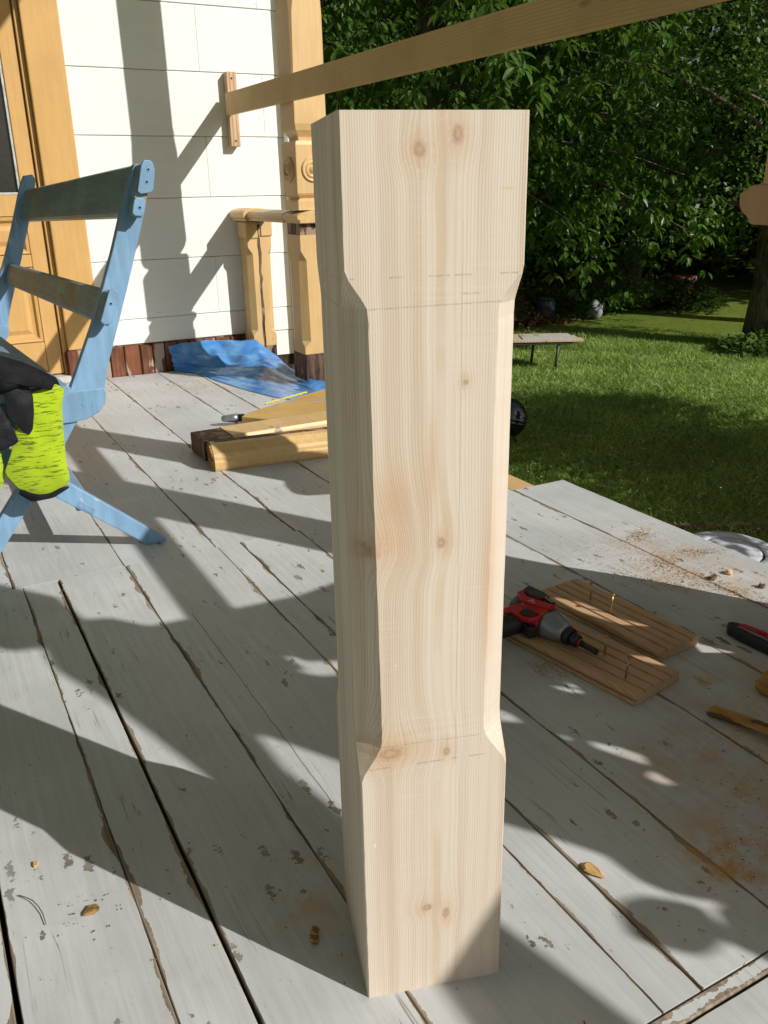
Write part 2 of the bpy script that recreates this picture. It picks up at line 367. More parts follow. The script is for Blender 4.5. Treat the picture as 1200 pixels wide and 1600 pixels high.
M_steel = simple('cast_aluminium', (.33, .35, .38), .38, .7, bumpsc=200)
M_darkmetal = simple('blackened_steel', (.05, .05, .055), .35, .8)
M_brass = simple('yellow_zinc', (.50, .36, .17), .35, .85)
M_paleprint = simple('pale_print', (.55, .53, .5), .5)
M_lidgrey = simple('grey_plastic_lid', (.50, .52, .58), .75, spec=.2)
M_gasket = simple('black_gasket', (.02, .02, .02), .7)
M_kettle = simple('dark_enamel', (.012, .017, .026), .08, spec=.8)
M_tableleg = simple('table_leg_steel', (.06, .06, .06), .5, .3)
M_chipwood = simple('wood_chip', (.62, .42, .22), .8, var=.3)
M_chipdark = simple('bark_chip', (.16, .10, .07), .85, var=.3)
M_glass_dark = simple('dark_room_glass', (.035, .032, .028), .12, spec=.6)
M_putty = simple('grey_putty', (.5, .49, .46), .6, var=.2)

# ================================================================ STRUCTURE
# ground
def ground_mat():
    n = N('lawn'); c = n.coord()
    a = n.noise(c, .6, 4, .6); b2 = n.noise(c, 6, 5, .65); f = n.noise(c, 60, 4, .7)
    k = n.mix(n.ramp(n.add(n.mul(a, .5), n.mul(b2, .5)), .4, .62), (.16, .24, .03), (.27, .34, .06))
    k = n.mix(n.ramp(f, .3, .7), tuple([.09, .14, .02]), k)
    k = n.mix(n.ramp(n.noise(c, 1.7, 5, .7), .62, .75, 0, .6), k, (.12, .10, .05))
    n.bump(n.add(f, b2), .8, .03); return n.fin(k, .9, .1)
GZ = -.60
def gh(x, y):
    x = np.asarray(x, float); y = np.asarray(y, float)
    return GZ+.03*np.sin(x*.9+1)*np.cos(y*.7)+np.clip((np.hypot(x, y)-11)*.05, 0, 6)
gx = np.linspace(-1, 1, 91); gx = np.sign(gx)*np.abs(gx)**2.4*250
gy = gx.copy()
V = [(x+4, y+4, float(gh(x+4, y+4)) if math.hypot(x, y) < 60 else float(gh(44, 44))) for y in gy for x in gx]
F = [(j*91+i, j*91+i+1, (j+1)*91+i+1, (j+1)*91+i) for j in range(90) for i in range(90)]
tag(pyd('lawn', V, F, ground_mat(), smooth=True), kind='structure')

# deck
DY0, DY1 = .468, 1.99
deck = empty('veranda_deck', (0, 0, 0), kind='structure')
def board(x0, x1, y0, y1, g=.0022, zt=0., th=.028, tilt=0.):
    bm = bmesh.new(); ny = max(2, int((y1-y0)/.06)); uvl = None
    a0, a1 = x0+g, x1-g; b0, b1 = y0+g, y1-g; c = .0013
    prof = [(a0, -th), (a0, -c), (a0+c, 0), (a1-c, 0), (a1, -c), (a1, -th)]
    ph = random.random()*9
    rows = []
    for j in range(ny+1):
        y = b0+(b1-b0)*j/ny; w = .0003*math.sin(y*23+ph)+.0003*math.sin(y*61+ph*2)
        rows.append([bm.verts.new((px+(w if i < 3 else -w), y, pz+zt+tilt*(px-(a0+a1)/2))) for i, (px, pz) in enumerate(prof)])
    n = len(prof)
    for j in range(ny):
        for i in range(n): bm.faces.new((rows[j][i], rows[j][(i+1) % n], rows[j+1][(i+1) % n], rows[j+1][i]))
    bm.faces.new(rows[0]); bm.faces.new(rows[-1][::-1])
    bmesh.ops.recalc_face_normals(bm, faces=bm.faces)
    uvl = bm.loops.layers.uv.new('edge')
    for f in bm.faces:
        for l in f.loops: l[uvl].uv = (l.vert.co.x-a0, a1-l.vert.co.x)
    return from_bm('board', bm, M_deck, deck)
near = [-1.55, -1.32, -1.09, -.86, -.64, -.42, -.225, -.033, .12, .198, .355, .587, .647, .81, 1.05, 1.262, 1.49, 1.678]
gaps = {-.033: .0050, .198: .0040}
for i in range(len(near)-1):
    x0, x1 = near[i], near[i+1]
    y1 = DY1-.036 if x0 > 1.4 else DY1
    g = .0005
    bo = board(x0+gaps.get(x0, 0)/2*1., x1-gaps.get(x1, 0)/2, DY0 if x1 > .5 else -.9, y1, g, zt=random.uniform(-.0008, .0008), tilt=random.uniform(-.004, .004))
far = [-1.55, -1.3, -1.05, -.83, -.6, -.38, -.15, .1, .352, .583, .80, 1.05, 1.21, 1.472]
for i in range(len(far)-1):
    board(far[i], far[i+1], DY1, 4.32, .0006, zt=random.uniform(-.0008, .0008), tilt=random.uniform(-.003, .003))
# boards that run across at the near edge
def cross_board(x0, x1, y0, y1):
    b = board(0, y1-y0, 0, x1-x0, .002)
    for v in b.data.vertices: v.co = Vector((x0+v.co.y, y1-v.co.x, v.co.z))
    for p in b.data.polygons: p.flip()
cross_board(.5, 1.678, DY0-.022, DY0)
for k in range(6): cross_board(.5, 1.678, DY0-.022-.2*(k+1), DY0-.022-.2*k)
box('joist', -1.5, 1.66, DY1-.03, DY1+.03, -.13, -.03, M_brown, deck)
for y in (.5, 1.2, 2.7, 3.4, 4.2): box('joist', -1.5, 1.45, y-.02, y+.02, -.13, -.03, M_brown, deck)
box('edge_beam', 1.455, 1.605, 1.962, 4.30, -.20, -.018, M_lath, deck, .004)
box('edge_beam', 1.60, 1.66, -.9, 1.95, -.20, -.03, M_brown, deck, .004)
box('skirt', -1.5, 1.44, 4.3, 4.34, -.62, -.03, M_brown, deck)
for x, y in ((1.62, .2), (1.62, 1.8), (1.53, 3.0), (0, 2), (-1.4, 1)): box('footing', x-.07, x+.07, y-.07, y+.07, -.75, -.2, M_soil, deck, .01)
soil = tag(box('ground_under_deck', -1.6, 1.45, -1, 4.3, -.62, -.52, M_soil, None, 0), kind='structure')

# ---------------------------------------------------------------- house
WY = 4.335
house = empty('house', (0, 4.5, 0), 'house wall of white painted horizontal siding with yellow panelled door behind the deck', 'house')
box('wall_core', -5.2, 1.94, WY+.06, WY+.25, -.6, 5.2, M_white, house, 0)
zs = [.148, .268, .542, .819, 1.09, 1.366, 1.641, 1.915, 2.19, 2.465, 2.74, 3.0]
vj = {0: [], 1: [1.40], 2: [], 3: [1.403, ], 4: [1.705], 5: [1.40], 6: [1.098, 1.70], 7: [1.3]}
M_wh = M_white
for i in range(len(zs)-1):
    xs = [.797]+vj.get(i, [])+[1.798]
    for k in range(len(xs)-1):
        gp = .0009
        # board with a slightly thicker, rounded lower lip
        z0, z1 = zs[i], zs[i+1]; y0 = WY-random.uniform(0, .0012)
        prof = [(y0+.004, z0+.0012), (y0+.001, z0+.0035), (y0+.0035, z1-.004), (y0+.006, z1-.0008), (y0+.03, z1-.0008), (y0+.03, z0+.0012)]
        prism('siding_board', prof, 'x', xs[k]+(gp if k else 0), xs[k+1]-(gp if k < len(xs)-2 else 0), M_white, house)
# short siding right of the deck end
prism('siding_board', [(WY+.001, .02), (WY+.003, .1465), (WY+.03, .1465), (WY+.03, .02)], 'x', 1.60, 1.798, M_white, house)
for i in range(3): box('siding_board', .797 if i == 0 else .797, 1.798, WY, WY+.03, 3.0+i*.2, 3.197+i*.2, M_white, house)
box('corner_board', 1.800, 1.95, WY-.050, WY+.05, .0, 3.6, M_white, house, .004)
box('sill_beam', 1.2, 1.95, WY+.008, WY+.05, -.5, .019, M_brown, house)
# plinth: bead boards
x = .62
while x < 1.58:
    w = random.choice((.062, .07, .078)); box('plinth_board', x+.002, x+w-.002, WY-.006+random.uniform(-.002, .002), WY+.03, -.02, .142, M_plinth, house, .004)
    x += w
box('plinth_ledge', .80, 1.6, WY+.003, WY+.03, .1425, .1475, M_brown, house, 0)
# door
box('door_casing', .640, .797, WY-.022, WY+.05, .15, 3.0, M_door, house, .006, seg=2)
box('door_casing', -.60, -.44, WY-.022, WY+.05, .15, 3.0, M_door, house, .006, seg=2)
box('casing_block', .632, .79, WY-.03, WY+.05, -.0, .148, M_plinth, house, .003)
box('door_frame', .618, .6395, WY+.006, WY+.06, .03, 3.0, M_door, house, .003)
box('door_frame', -.439, -.42, WY+.006, WY+.06, .03, 3.0, M_door, house, .003)
box('door_head', -.419, .617, WY+.006, WY+.06, 2.10, 2.3, M_door, house, .003)
box('threshold', -.44, .64, WY-.03, WY+.05, .0, .034, M_putty, house, .004)
door = bpy.data.objects.new('door', None); COL.objects.link(door); door.parent = house; door.location = (0, 0, 0)
def dbox(name, *a, bevel=.003, mat=M_door): return box(name, *a, mat, door, bevel)
dy = WY+.022
dbox('stile', .545, .615, dy, dy+.045, .04, 2.09); dbox('stile', -.415, -.345, dy, dy+.045, .04, 2.09)
dbox('rail', -.344, .544, dy, dy+.045, .04, .195); dbox('rail', -.344, .544, dy, dy+.045, .535, .59)
dbox('rail', -.344, .544, dy, dy+.045, .755, .845); dbox('rail', -.344, .544, dy, dy+.045, 2.0, 2.09)
dbox('stile', .06, .14, dy, dy+.045, .196, .534); dbox('stile', .06, .14, dy, dy+.045, .591, .754)
for (x0, x1) in ((.141, .543), (-.343, .059)):
    for (z0, z1) in ((.197, .533), (.592, .753)):
        # moulding ring and a raised field, one part
        bm = bmesh.new()
        def ring(a, b, ya, yb):
            A = [bm.verts.new((px, ya, pz)) for px, pz in ((x0+a, z0+a), (x1-a, z0+a), (x1-a, z1-a), (x0+a, z1-a))]
            B = [bm.verts.new((px, yb, pz)) for px, pz in ((x0+b, z0+b), (x1-b, z0+b), (x1-b, z1-b), (x0+b, z1-b))]
            for i in range(4): bm.faces.new((A[i], A[(i+1) % 4], B[(i+1) % 4], B[i]))
            return B
        st = [(0, .001, .0), (.004, -.006, 0), (.014, -.004, 0), (.024, .012, 0), (.036, .014, 0), (.038, .014, 0), (.058, .005, 0)]
        for q in range(len(st)-1): B = ring(st[q][0], st[q+1][0], dy+st[q][1], dy+st[q+1][1])
        bm.faces.new(B); bmesh.ops.remove_doubles(bm, verts=bm.verts, dist=1e-5)
        from_bm('door_panel', bm, M_door, door)
box('door_glass', -.344, .544, dy+.02, dy+.026, .846, 1.999, M_glass_dark, door, 0)
box('glazing_bead', .534, .5445, dy+.006, dy+.0195, .846, 1.999, M_putty, door, .001)
box('glazing_bead', -.344, .533, dy+.006, dy+.0195, .846, .856, M_putty, door, .001)
box('door_core', -.41, .61, dy+.046, dy+.07, .04, 2.09, M_soil, door, 0)
box('siding_fill', -3.2, -.601, WY, WY+.05, -.4, 3.6, M_white, house)
box('siding_fill', -.44, .64, WY+.0, WY+.05, 2.31, 3.6, M_white, house, .002)

# ---------------------------------------------------------------- veranda post, railing, newel
PX, PY, PS = 1.525, 3.548, .143
vp_ = empty('veranda_post', (PX+PS/2, PY+PS/2, 0), 'yellow painted carved veranda post with round rosettes, stripped brown foot and band', 'post')
def oct_ring(cx, cy, h, c, z):   # square of half width h with chamfer c
    c = max(c, .0015)
    return [(cx-h+c, cy-h, z), (cx+h-c, cy-h, z), (cx+h, cy-h+c, z), (cx+h, cy+h-c, z), (cx+h-c, cy+h, z), (cx-h+c, cy+h, z), (cx-h, cy+h-c, z), (cx-h, cy-h+c, z)]
pcx, pcy, ph_ = PX+PS/2, PY+PS/2, PS/2
def oloft(name, spec, mat, parent, cx=pcx, cy=pcy, world=True): return loft(name, [oct_ring(cx, cy, h, c, z) for z, h, c in spec], mat, parent, world)
oloft('stripped_foot', [(-.02, ph_-.002, 0), (.135, ph_-.002, 0), (.158, ph_-.003, 0)], M_brown, vp_)
oloft('lower_shaft', [(.158, ph_, 0), (.19, ph_, 0), (.215, ph_, .030), (.56, ph_, .026), (.60, ph_, 0), (.665, ph_, 0)], M_yel, vp_)
oloft('stripped_band', [(.665, ph_-.003, 0), (.712, ph_-.003, 0)], M_brown, vp_)
oloft('middle_block', [(.7655, ph_, 0), (.80, ph_, 0), (.812, ph_-.014, 0), (.824, ph_-.002, 0), (.832, ph_+.002, 0), (1.02, ph_+.002, 0), (1.035, ph_-.004, 0)], M_yel, vp_)
oloft('upper_shaft', [(1.035, ph_-.024, 0), (1.05, ph_-.022, 0), (1.075, ph_-.006, 0), (1.10, ph_, 0), (1.13, ph_, .002), (1.50, ph_, .010), (1.62, ph_, .028), (2.2, ph_, .028), (2.25, ph_, 0), (2.9, ph_, 0)], M_yel, vp_)
rp = [(.050, 0), (.050, .004), (.044, .009), (.040, .004), (.036, .004), (.032, .010), (.026, .012), (.023, .003), (.019, .003), (.015, .010), (.006, .014), (0.0005, .015)]
for (loc, rot) in (((pcx, pcy-ph_-.002, .925), (90, 0, 0)), ((pcx-ph_-.002, pcy, .925), (0, -90, 0)), ((pcx+ph_+.002, pcy, .925), (0, 90, 0))):
    Mx = Matrix.Translation(loc) @ (Matrix.Rotation(R(rot[0]), 4, 'X') @ Matrix.Rotation(R(rot[1]), 4, 'Y'))
    lathe('rosette', rp, M_yel, vp_, True, Mx, 28)

rl = empty('veranda_railing', (1.55, 4.25, 0), 'yellow moulded handrail with chamfered newel by the white wall, its balusters gone', 'railing')
# handrail profile along y (x, z)
hp = [(-.052, .712), (-.052, .724), (-.060, .728), (-.060, .742), (-.050, .752), (-.020, .762), (.02, .762), (.050, .752), (.060, .742), (.060, .728), (.052, .724), (.052, .712)]
prism('handrail', [(1.566+a, b) for a, b in hp], 'y', PY+PS+.001, 4.13, M_yel2, rl)
hc = [(a*1.22, b+(.004 if b > .735 else -.004)) for a, b in hp]
prism('handrail_cap', [(1.562+a, b) for a, b in hc], 'y', 4.132, 4.333, M_yel2, rl, .002)
prism('post_collar', [(pcx+a*1.5, b) for a, b in hp], 'y', PY-.022, PY+PS, M_yel2, rl, .003)
ncx, ncy, nh = 1.588, 4.262, .062
loft('newel', [oct_ring(ncx, ncy, nh, c, z) for z, c in ((.10, 0), (.155, 0), (.18, .026), (.55, .024), (.585, 0), (.61, 0), (.70, 0))], M_yel, rl)
loft('newel_foot', [oct_ring(ncx, ncy, nh-.002, 0, z) for z in (-.1, .10)], M_brown, rl)
box('newel_neck', ncx-nh-.008, ncx-.008, ncy-nh-.008, ncy+.05, .625, .704, M_yel, rl, .006, seg=2)
box('newel_neck', ncx+.008, ncx+nh+.006, ncy-nh-.008, ncy+.05, .635, .703, M_yel, rl, .003)
# bare seam where a baluster rail was torn off
seam = [(ncx-.010+random.uniform(-.003, .003), z) for z in np.linspace(.02, .69, 22)]
bm = bmesh.new()
L = [bm.verts.new((x, ncy-nh-.0015, z)) for x, z in seam]; Rr = [bm.verts.new((x+.012+random.uniform(-.003, .004), ncy-nh-.0015, z)) for x, z in seam]
for i in range(len(seam)-1): bm.faces.new((L[i], Rr[i], Rr[i+1], L[i+1]))
r_ex = bmesh.ops.extrude_face_region(bm, geom=list(bm.faces)); bmesh.ops.translate(bm, verts=[v for v in r_ex['geom'] if isinstance(v, bmesh.types.BMVert)], vec=(0, .004, 0))
from_bm('bare_seam', bm, M_brown, rl)

# near veranda post whose lower part is cut away: only the tip of its pendant reaches the frame
np_ = empty('hanging_post', (1.743, 1.287, .76), 'sawn off yellow brown veranda post end with rounded carved foot at right picture edge', 'post')
ncx2, ncy2 = 1.743, 1.287
def rr(h, z, n=20, p=3.2):
    out = []
    for i in range(n):
        a = 2*math.pi*i/n; c, s_ = math.cos(a), math.sin(a)
        out.append((ncx2+h*math.copysign(abs(c)**(2/p), c), ncy2+h*math.copysign(abs(s_)**(2/p), s_), z))
    return out
M_pend = rawwood('pendant_wood', (.50, .32, .17), (.38, .23, .11), 'z', .006)
prism('pendant', [(-.10, .757), (.10, .757), (.108, .768), (.116, .775), (.130, .781), (.141, .795), (.145, .812), (.141, .824), (.133, .830), (.124, .832), (.110, .840), (.084, .843), (-.084, .843), (-.110, .840), (-.124, .832), (-.133, .830), (-.141, .824), (-.145, .812), (-.141, .795), (-.130, .781), (-.116, .775), (-.108, .768)], 'x', -.062, .062, M_pend, np_, .006, True, Matrix.Translation((ncx2, ncy2, 0)) @ Matrix.Rotation(R(-20), 4, 'Z') @ Matrix.Scale(1.28, 4, Vector((0, 1, 0))), 2)
oloft('post_shaft', [(.8435, .0715, 0), (1.2, .0715, .01), (1.3, .0715, .024), (2.90, .0715, .024)], M_yel, np_, ncx2, ncy2)

# lath and batten
lt = tag(prism('nailed_lath', [(-.6, 1.18), (4.290, 1.18), (4.290, 1.275), (-.6, 1.275)], 'x', 1.497, 1.5225, M_lath, None, .0015),
         'long pale pine lath nailed across the veranda posts above the deck', 'lath')
bt = empty('wall_batten', (1.53, 4.32, 1.2), 'short upright pine batten fixed to the white wall under the long lath', 'batten')
box('batten', 1.512, 1.560, WY-.046, WY-.001, 1.045, 1.368, M_batten, bt, .002, M=None)
for z in (1.07, 1.34): lathe('screw', [(.0005, .002), (.004, .002), (.004, -.002), (.0005, -.002)], M_darkmetal, bt, True, Matrix.Translation((1.536, WY-.047, z)) @ Matrix.Rotation(R(90), 4, 'X'), 8)

# roof over the veranda, above the picture; its right edge throws the slanting shade at the top of the door
rf = empty('veranda_roof', (0, 1.4, 2.95), 'boarded veranda roof resting on the yellow posts, above the top picture edge', 'roof')
M_ceil = paint('ceiling_boards', (.58, .52, .42), .7, .08, None, grain='y')
for k in range(13): box('ceiling_board', -3.45+.4*k, -3.052+.4*k, -1.6, 4.33, 2.955, 2.975, M_ceil, rf, .002)
box('fascia', 1.75, 1.775, -1.62, 4.33, 2.905, 3.06, M_yel, rf, .003)
box('roof_covering', -3.6, 1.80, -1.7, 4.33, 3.062, 3.10, M_soil, rf, .003)
for y in (-1.4, .4, 2.2, 4.0): box('rafter', -3.4, 1.74, y, y+.06, 2.978, 3.06, M_ceil, rf, .003)
box('plate_beam', 1.52, 1.67, -1.55, 4.32, 2.902, 2.953, M_yel, rf, .003)

# ---------------------------------------------------------------- the new spruce post
PA = Vector((.314, .642, 0)); WD = .1535
ang = math.atan2(-.044, .147)
def sec(z):
    pts_ = [(.0, .0012), (.292, .0012), (.300, .0035), (.310, .0095), (.320, .0160), (.330, .0208), (.338, .0226), (.36, .0228), (.60, .0205), (.745, .0195), (.757, .0185), (.766, .0135), (.780, .0040), (.787, .0012), (.905, .0012)]
    return pts_
rings = []
_s = sec(0); _z = sorted(set([q[0] for q in _s]+[round(i*.0125, 4) for i in range(73)])); rp_ = random.Random(5)
jit = lambda: rp_.uniform(-.00035, .00035)
fine = [(z, float(np.interp(z, [q[0] for q in _s], [q[1] for q in _s]))) for z in _z if z <= .905]
lean = lambda z: (-.0026*z/.905, .0)
for z, c in fine:
    lx, ly = lean(z); h = WD; c = c+abs(jit())*1.6
    ring = [(c, 0), (h-c*1.12, 0), (h, c*1.12), (h, h-c), (h-c, h), (c, h), (0, h-c), (0, c)]
    rings.append([(a+lx, b+ly, z) for a, b in ring])
post = loft('carved_timber_post', rings, M_post, None, True)
post.location = PA; post.rotation_euler = (0, 0, ang)
tag(post, 'tall new spruce post with chamfered middle, knots and pencil marks, standing on the deck', 'timber post')

# ---------------------------------------------------------------- blue folding bench
BY0, BY1, BDX = 2.125, 3.395, -.075
bench = empty('garden_bench', (.28, 2.7, 0), 'light blue painted folding bench with worn slats, gloves hanging on its near end', 'bench')
def bshift(y): return BDX*(y-2.14)/(BY1-2.14)
def side(y0, dx):
    s = lambda poly: [(a+dx, b) for a, b in poly]
    prism('upright', s([(.545, .912), (.552, .895), (.548, .872), (.526, .800), (.497, .718), (.466, .632), (.433, .545), (.409, .482), (.392, .432), (.386, .404), (.302, .404), (.318, .436), (.345, .492), (.376, .556), (.411, .640), (.445, .725), (.471, .797), (.501, .880), (.516, .908)]), 'y', y0+.003, y0+.032, M_blue, bench, .0025, seg=2)
    prism('seat_rail', s([(-.13, .345), (-.13, .408), (.384, .411), (.387, .395), (.382, .372), (.364, .352), (.335, .340), (.30, .336)]), 'y', y0-.004, y0+.0025, M_blue, bench, .0022, seg=2)
    prism('front_leg', s([(.320, .345), (.300, .318), (.267, .268), (.207, .185), (.093, .038), (.064, .0), (.012, .0), (.048, .050), (.108, .130), (.155, .191), (.215, .270), (.255, .330)]), 'y', y0+.003, y0+.030, M_blue, bench, .0025, seg=2)
    prism('rear_leg', s([(.487, .006), (.482, .0), (.436, .0), (.209, .187), (.02, .345), (.04, .395), (.255, .209)]), 'y', y0-.028, y0-.0045, M_blue, bench, .0025, seg=2)
side(BY0, 0); side(BY1, BDX)
def slat(name, near, far, y0, y1, mat, rot=0):
    # near/far: 2D rings (x,z) of the same length
    rings = []
    for t, y in ((0, y0), (1, y1)):
        rings.append([(a*(1-t)+c*t, y, b*(1-t)+d*t) for (a, b), (c, d) in zip(near, far)])
    # pull in the first and last ring for softened ends
    def shrink(r, k, y): cx = sum(p[0] for p in r)/len(r); cz = sum(p[2] for p in r)/len(r); return [(cx+(p[0]-cx)*k, y, cz+(p[2]-cz)*k) for p in r]
    rings = [shrink(rings[0], .93, y0-.004)]+rings+[shrink(rings[1], .93, y1+.004)]
    return loft(name, rings, mat, bench)
def plank(xb, zb, xt, zt, th=.024):     # leaning plank section: visible face from bottom (xb,zb) to top (xt,zt), thickness to +x
    d = Vector((xt-xb, zt-zb)).normalized(); n = Vector((d.y, -d.x))*th; r = .006
    return [(xb+d.x*r, zb+d.y*r), (xb+d.x*r*3, zb+d.y*r*3), (xt-d.x*r*3-.001, zt-d.y*r*3), (xt-d.x*r, zt-d.y*r), (xt+n.x*.3, zt+n.y*.3+.001), (xt+n.x*.8, zt+n.y*.8), (xt+n.x-d.x*r*2, zt+n.y-d.y*r*2), (xb+n.x+d.x*r*2, zb+n.y+d.y*r*2), (xb+n.x*.8, zb+n.y*.8), (xb+n.x*.2, zb+n.y*.2)]
ts = slat('back_slat', plank(.488, .800, .522, .912, .028), plank(.405, .762, .436, .862, .028), BY0-.03, BY1+.06, M_slat)
ls = slat('back_slat', plank(.386, .566, .415, .640, .026), plank(.318, .556, .343, .622, .026), BY0-.03, BY1+.07, M_slat)
# sunlit blue end faces of the slats with their notch
prism('slat_end', [(.488, .806), (.492, .799), (.508, .797), (.515, .804), (.521, .829), (.518, .836), (.501, .838), (.495, .832)], 'y', BY0-.045, BY0-.0345, M_blue, bench, .002, seg=2)
prism('slat_end', [(.505, .850), (.512, .845), (.534, .847), (.541, .852), (.549, .893), (.547, .909), (.540, .916), (.526, .916), (.519, .905)], 'y', BY0-.045, BY0-.0345, M_blue, bench, .002, seg=2)
prism('slat_end', [(.388, .572), (.396, .563), (.410, .565), (.420, .590), (.436, .622), (.436, .636), (.428, .643), (.416, .640)], 'y', BY0-.045, BY0-.0345, M_blue, bench, .002, seg=2)
for (sx, sz, yy) in ((.534, .896, BY0-.0452), (.528, .870, BY0-.0452), (.506, .816, BY0-.0452), (.416, .610, BY0-.0452), (.355, .372, BY0-.0045), (.332, .376, BY0-.0045)):
    Mq = Matrix.Translation((sx, yy, sz)) @ Matrix.Rotation(R(90), 4, 'X')
    lathe('sunk_screw', [(.0040, -.0005), (.0040, .0007), (.0030, .0007), (.0024, -.0002), (.0005, -.0002)], M_blue, bench, True, Mq, 14)
lathe('screw_hole', [(.0005, .001), (.0045, .001), (.0045, -.004), (.0005, -.004)], M_chipdark, bench, True, Matrix.Translation((.502, 2.20, .86)) @ Matrix.Rotation(R(-106), 4, 'Y'), 10)
for i, (xa, xb_) in enumerate(((-.13, -.03), (-.02, .08), (.09, .19), (.20, .300))):
    ring = [(xa+.004, .412), (xb_-.004, .412), (xb_, .418), (xb_, .430), (xb_-.006, .436), (xa+.006, .436), (xa, .430), (xa, .418)]
    slat('seat_slat', ring, [(a+BDX-.006, b) for a, b in ring], BY0-.05, BY1+.06, M_slat if i < 3 else M_blue)
box('stretcher', .285, .325, BY0+.034, BY1-.03, .10, .124, M_blue, bench, .003, M=None)
# square tenon ends showing in the legs
for (cx_, cz_, ang_) in ((.30, .128, -41),):
    Mx = Matrix.Translation((cx_, BY0-.0285 if ang_ != 0 else BY0-.0045, cz_)) @ Matrix.Rotation(R(-ang_), 4, 'Y')
    box('tenon_end', -.022 if ang_ else -.006, .022 if ang_ else .006, -.0012, .003, -.008, .008, M_blue, bench, .0008, True, Mx)

# ---------------------------------------------------------------- gloves and dark cuff
def knit(name):
    n = N(name); c = n.coord(); g = n.noise(n.scale(c, (22, 22, 190)), 1.5, 3, .6); g2 = n.noise(c, 22, 3, .6)
    f = n.ramp(n.add(g, n.mul(n.sub(g2, .5), .35)), .54, .64)
    k = n.mix(f, (.39, .53, .012), (.10, .17, .012)); n.bump(n.noise(n.scale(c, (300, 300, 500)), 1, 2), .5, .0012)
    return n.fin(k, .85, .2, Sheen_Weight=.3)
M_hivis = knit('neon_knit'); M_cloth = simple('dark_cloth', (.013, .013, .015), .9, spec=.15, bumpsc=120, bd=.003, var=.3)
M_palm = simple('black_palm_coating', (.011, .012, .015), .6, spec=.25, bumpsc=60, bd=.004, var=.25)
def pillow(name, poly, y, th, mat, parent, seed=0, wr=.004, back=.5):
    # puffed cloth panel in an x,z outline
    cx_ = sum(p[0] for p in poly)/len(poly); cz_ = sum(p[1] for p in poly)/len(poly); P = []
    for i in range(len(poly)):
        a = poly[i]; b_ = poly[(i+1) % len(poly)]
        for k in range(6): P.append((a[0]*(1-k/6)+b_[0]*k/6, a[1]*(1-k/6)+b_[1]*k/6))
    n = len(P); P = [((P[i-1][0]+2*P[i][0]+P[(i+1) % n][0])/4, (P[i-1][1]+2*P[i][1]+P[(i+1) % n][1])/4) for i in range(n)]
    rings = []
    def wrk(x, z): return wr*(math.sin(x*90+z*55+seed)+.6*math.sin(x*40-z*130+seed*2))
    tt = [.06, .25, .45, .62, .78, .9, .97, 1]
    for sgn, seq in ((-1, tt), (1, tt[::-1][1:])):
        for t in seq:
            h = (1-t**3)*th*(1 if sgn < 0 else back)
            rings.append([(cx_+(x-cx_)*t, y+sgn*h+wrk(cx_+(x-cx_)*t, cz_+(z-cz_)*t)*(1-t**6), cz_+(z-cz_)*t) for x, z in P])
    return loft(name, rings, mat, parent, smooth=True)
gl = empty('work_glove', (.2, 2.06, .3), 'neon yellow knitted work glove with black palm hanging from the bench end', 'glove')
pillow('glove_body', [(.285, .432), (.268, .445), (.24, .44), (.205, .43), (.175, .38), (.150, .30), (.128, .255), (.150, .215), (.176, .192), (.215, .188), (.262, .204), (.268, .222), (.266, .27), (.270, .34), (.274, .39)], 2.06, .016, M_hivis, gl, 1, .0016)
pillow('palm', [(0.1573, 0.4528), (0.1792, 0.4587), (0.2071, 0.4497), (0.2146, 0.4286), (0.2114, 0.3896), (0.2029, 0.3508), (0.1929, 0.3389), (0.181, 0.3495), (0.1681, 0.3706), (0.1552, 0.3899)], 2.046, .005, M_palm, gl, 3, .0014)
pillow('cuff_hem', [(.150, .203), (.176, .178), (.225, .180), (.262, .198), (.262, .204), (.22, .190), (.178, .190), (.156, .214)], 2.055, .012, M_palm, gl, 2, .001)
gl2 = empty('work_glove', (.1, 2.05, .3), 'second neon work glove mostly outside the left picture edge, black palm outwards', 'glove')
pillow('glove_body', [(.14, .40), (.10, .42), (.04, .41), (.02, .30), (.05, .20), (.10, .19), (.132, .24), (.130, .30), (.145, .33)], 2.075, .016, M_hivis, gl2, 5, .003)
pillow('palm', [(0.1082, 0.44), (0.143, 0.4156), (0.1563, 0.3835), (0.1648, 0.3531), (0.1699, 0.3256), (0.151, 0.3166), (0.1286, 0.3097), (0.097, 0.294), (0.0769, 0.3296)], 2.052, .007, M_palm, gl2, 7, .0016)
cuff = tag(pillow('knee_pad_cloth', [(.268, .428), (.278, .440), (.272, .458), (.240, .480), (.20, .503), (.14, .528), (.05, .56), (-.06, .56), (-.06, .43), (.08, .425), (.15, .432), (.20, .442), (.25, .440)], 2.07, .045, M_cloth, None, 9, .005, .9), 'dark grey garment draped over the near end of the bench seat', 'garment')

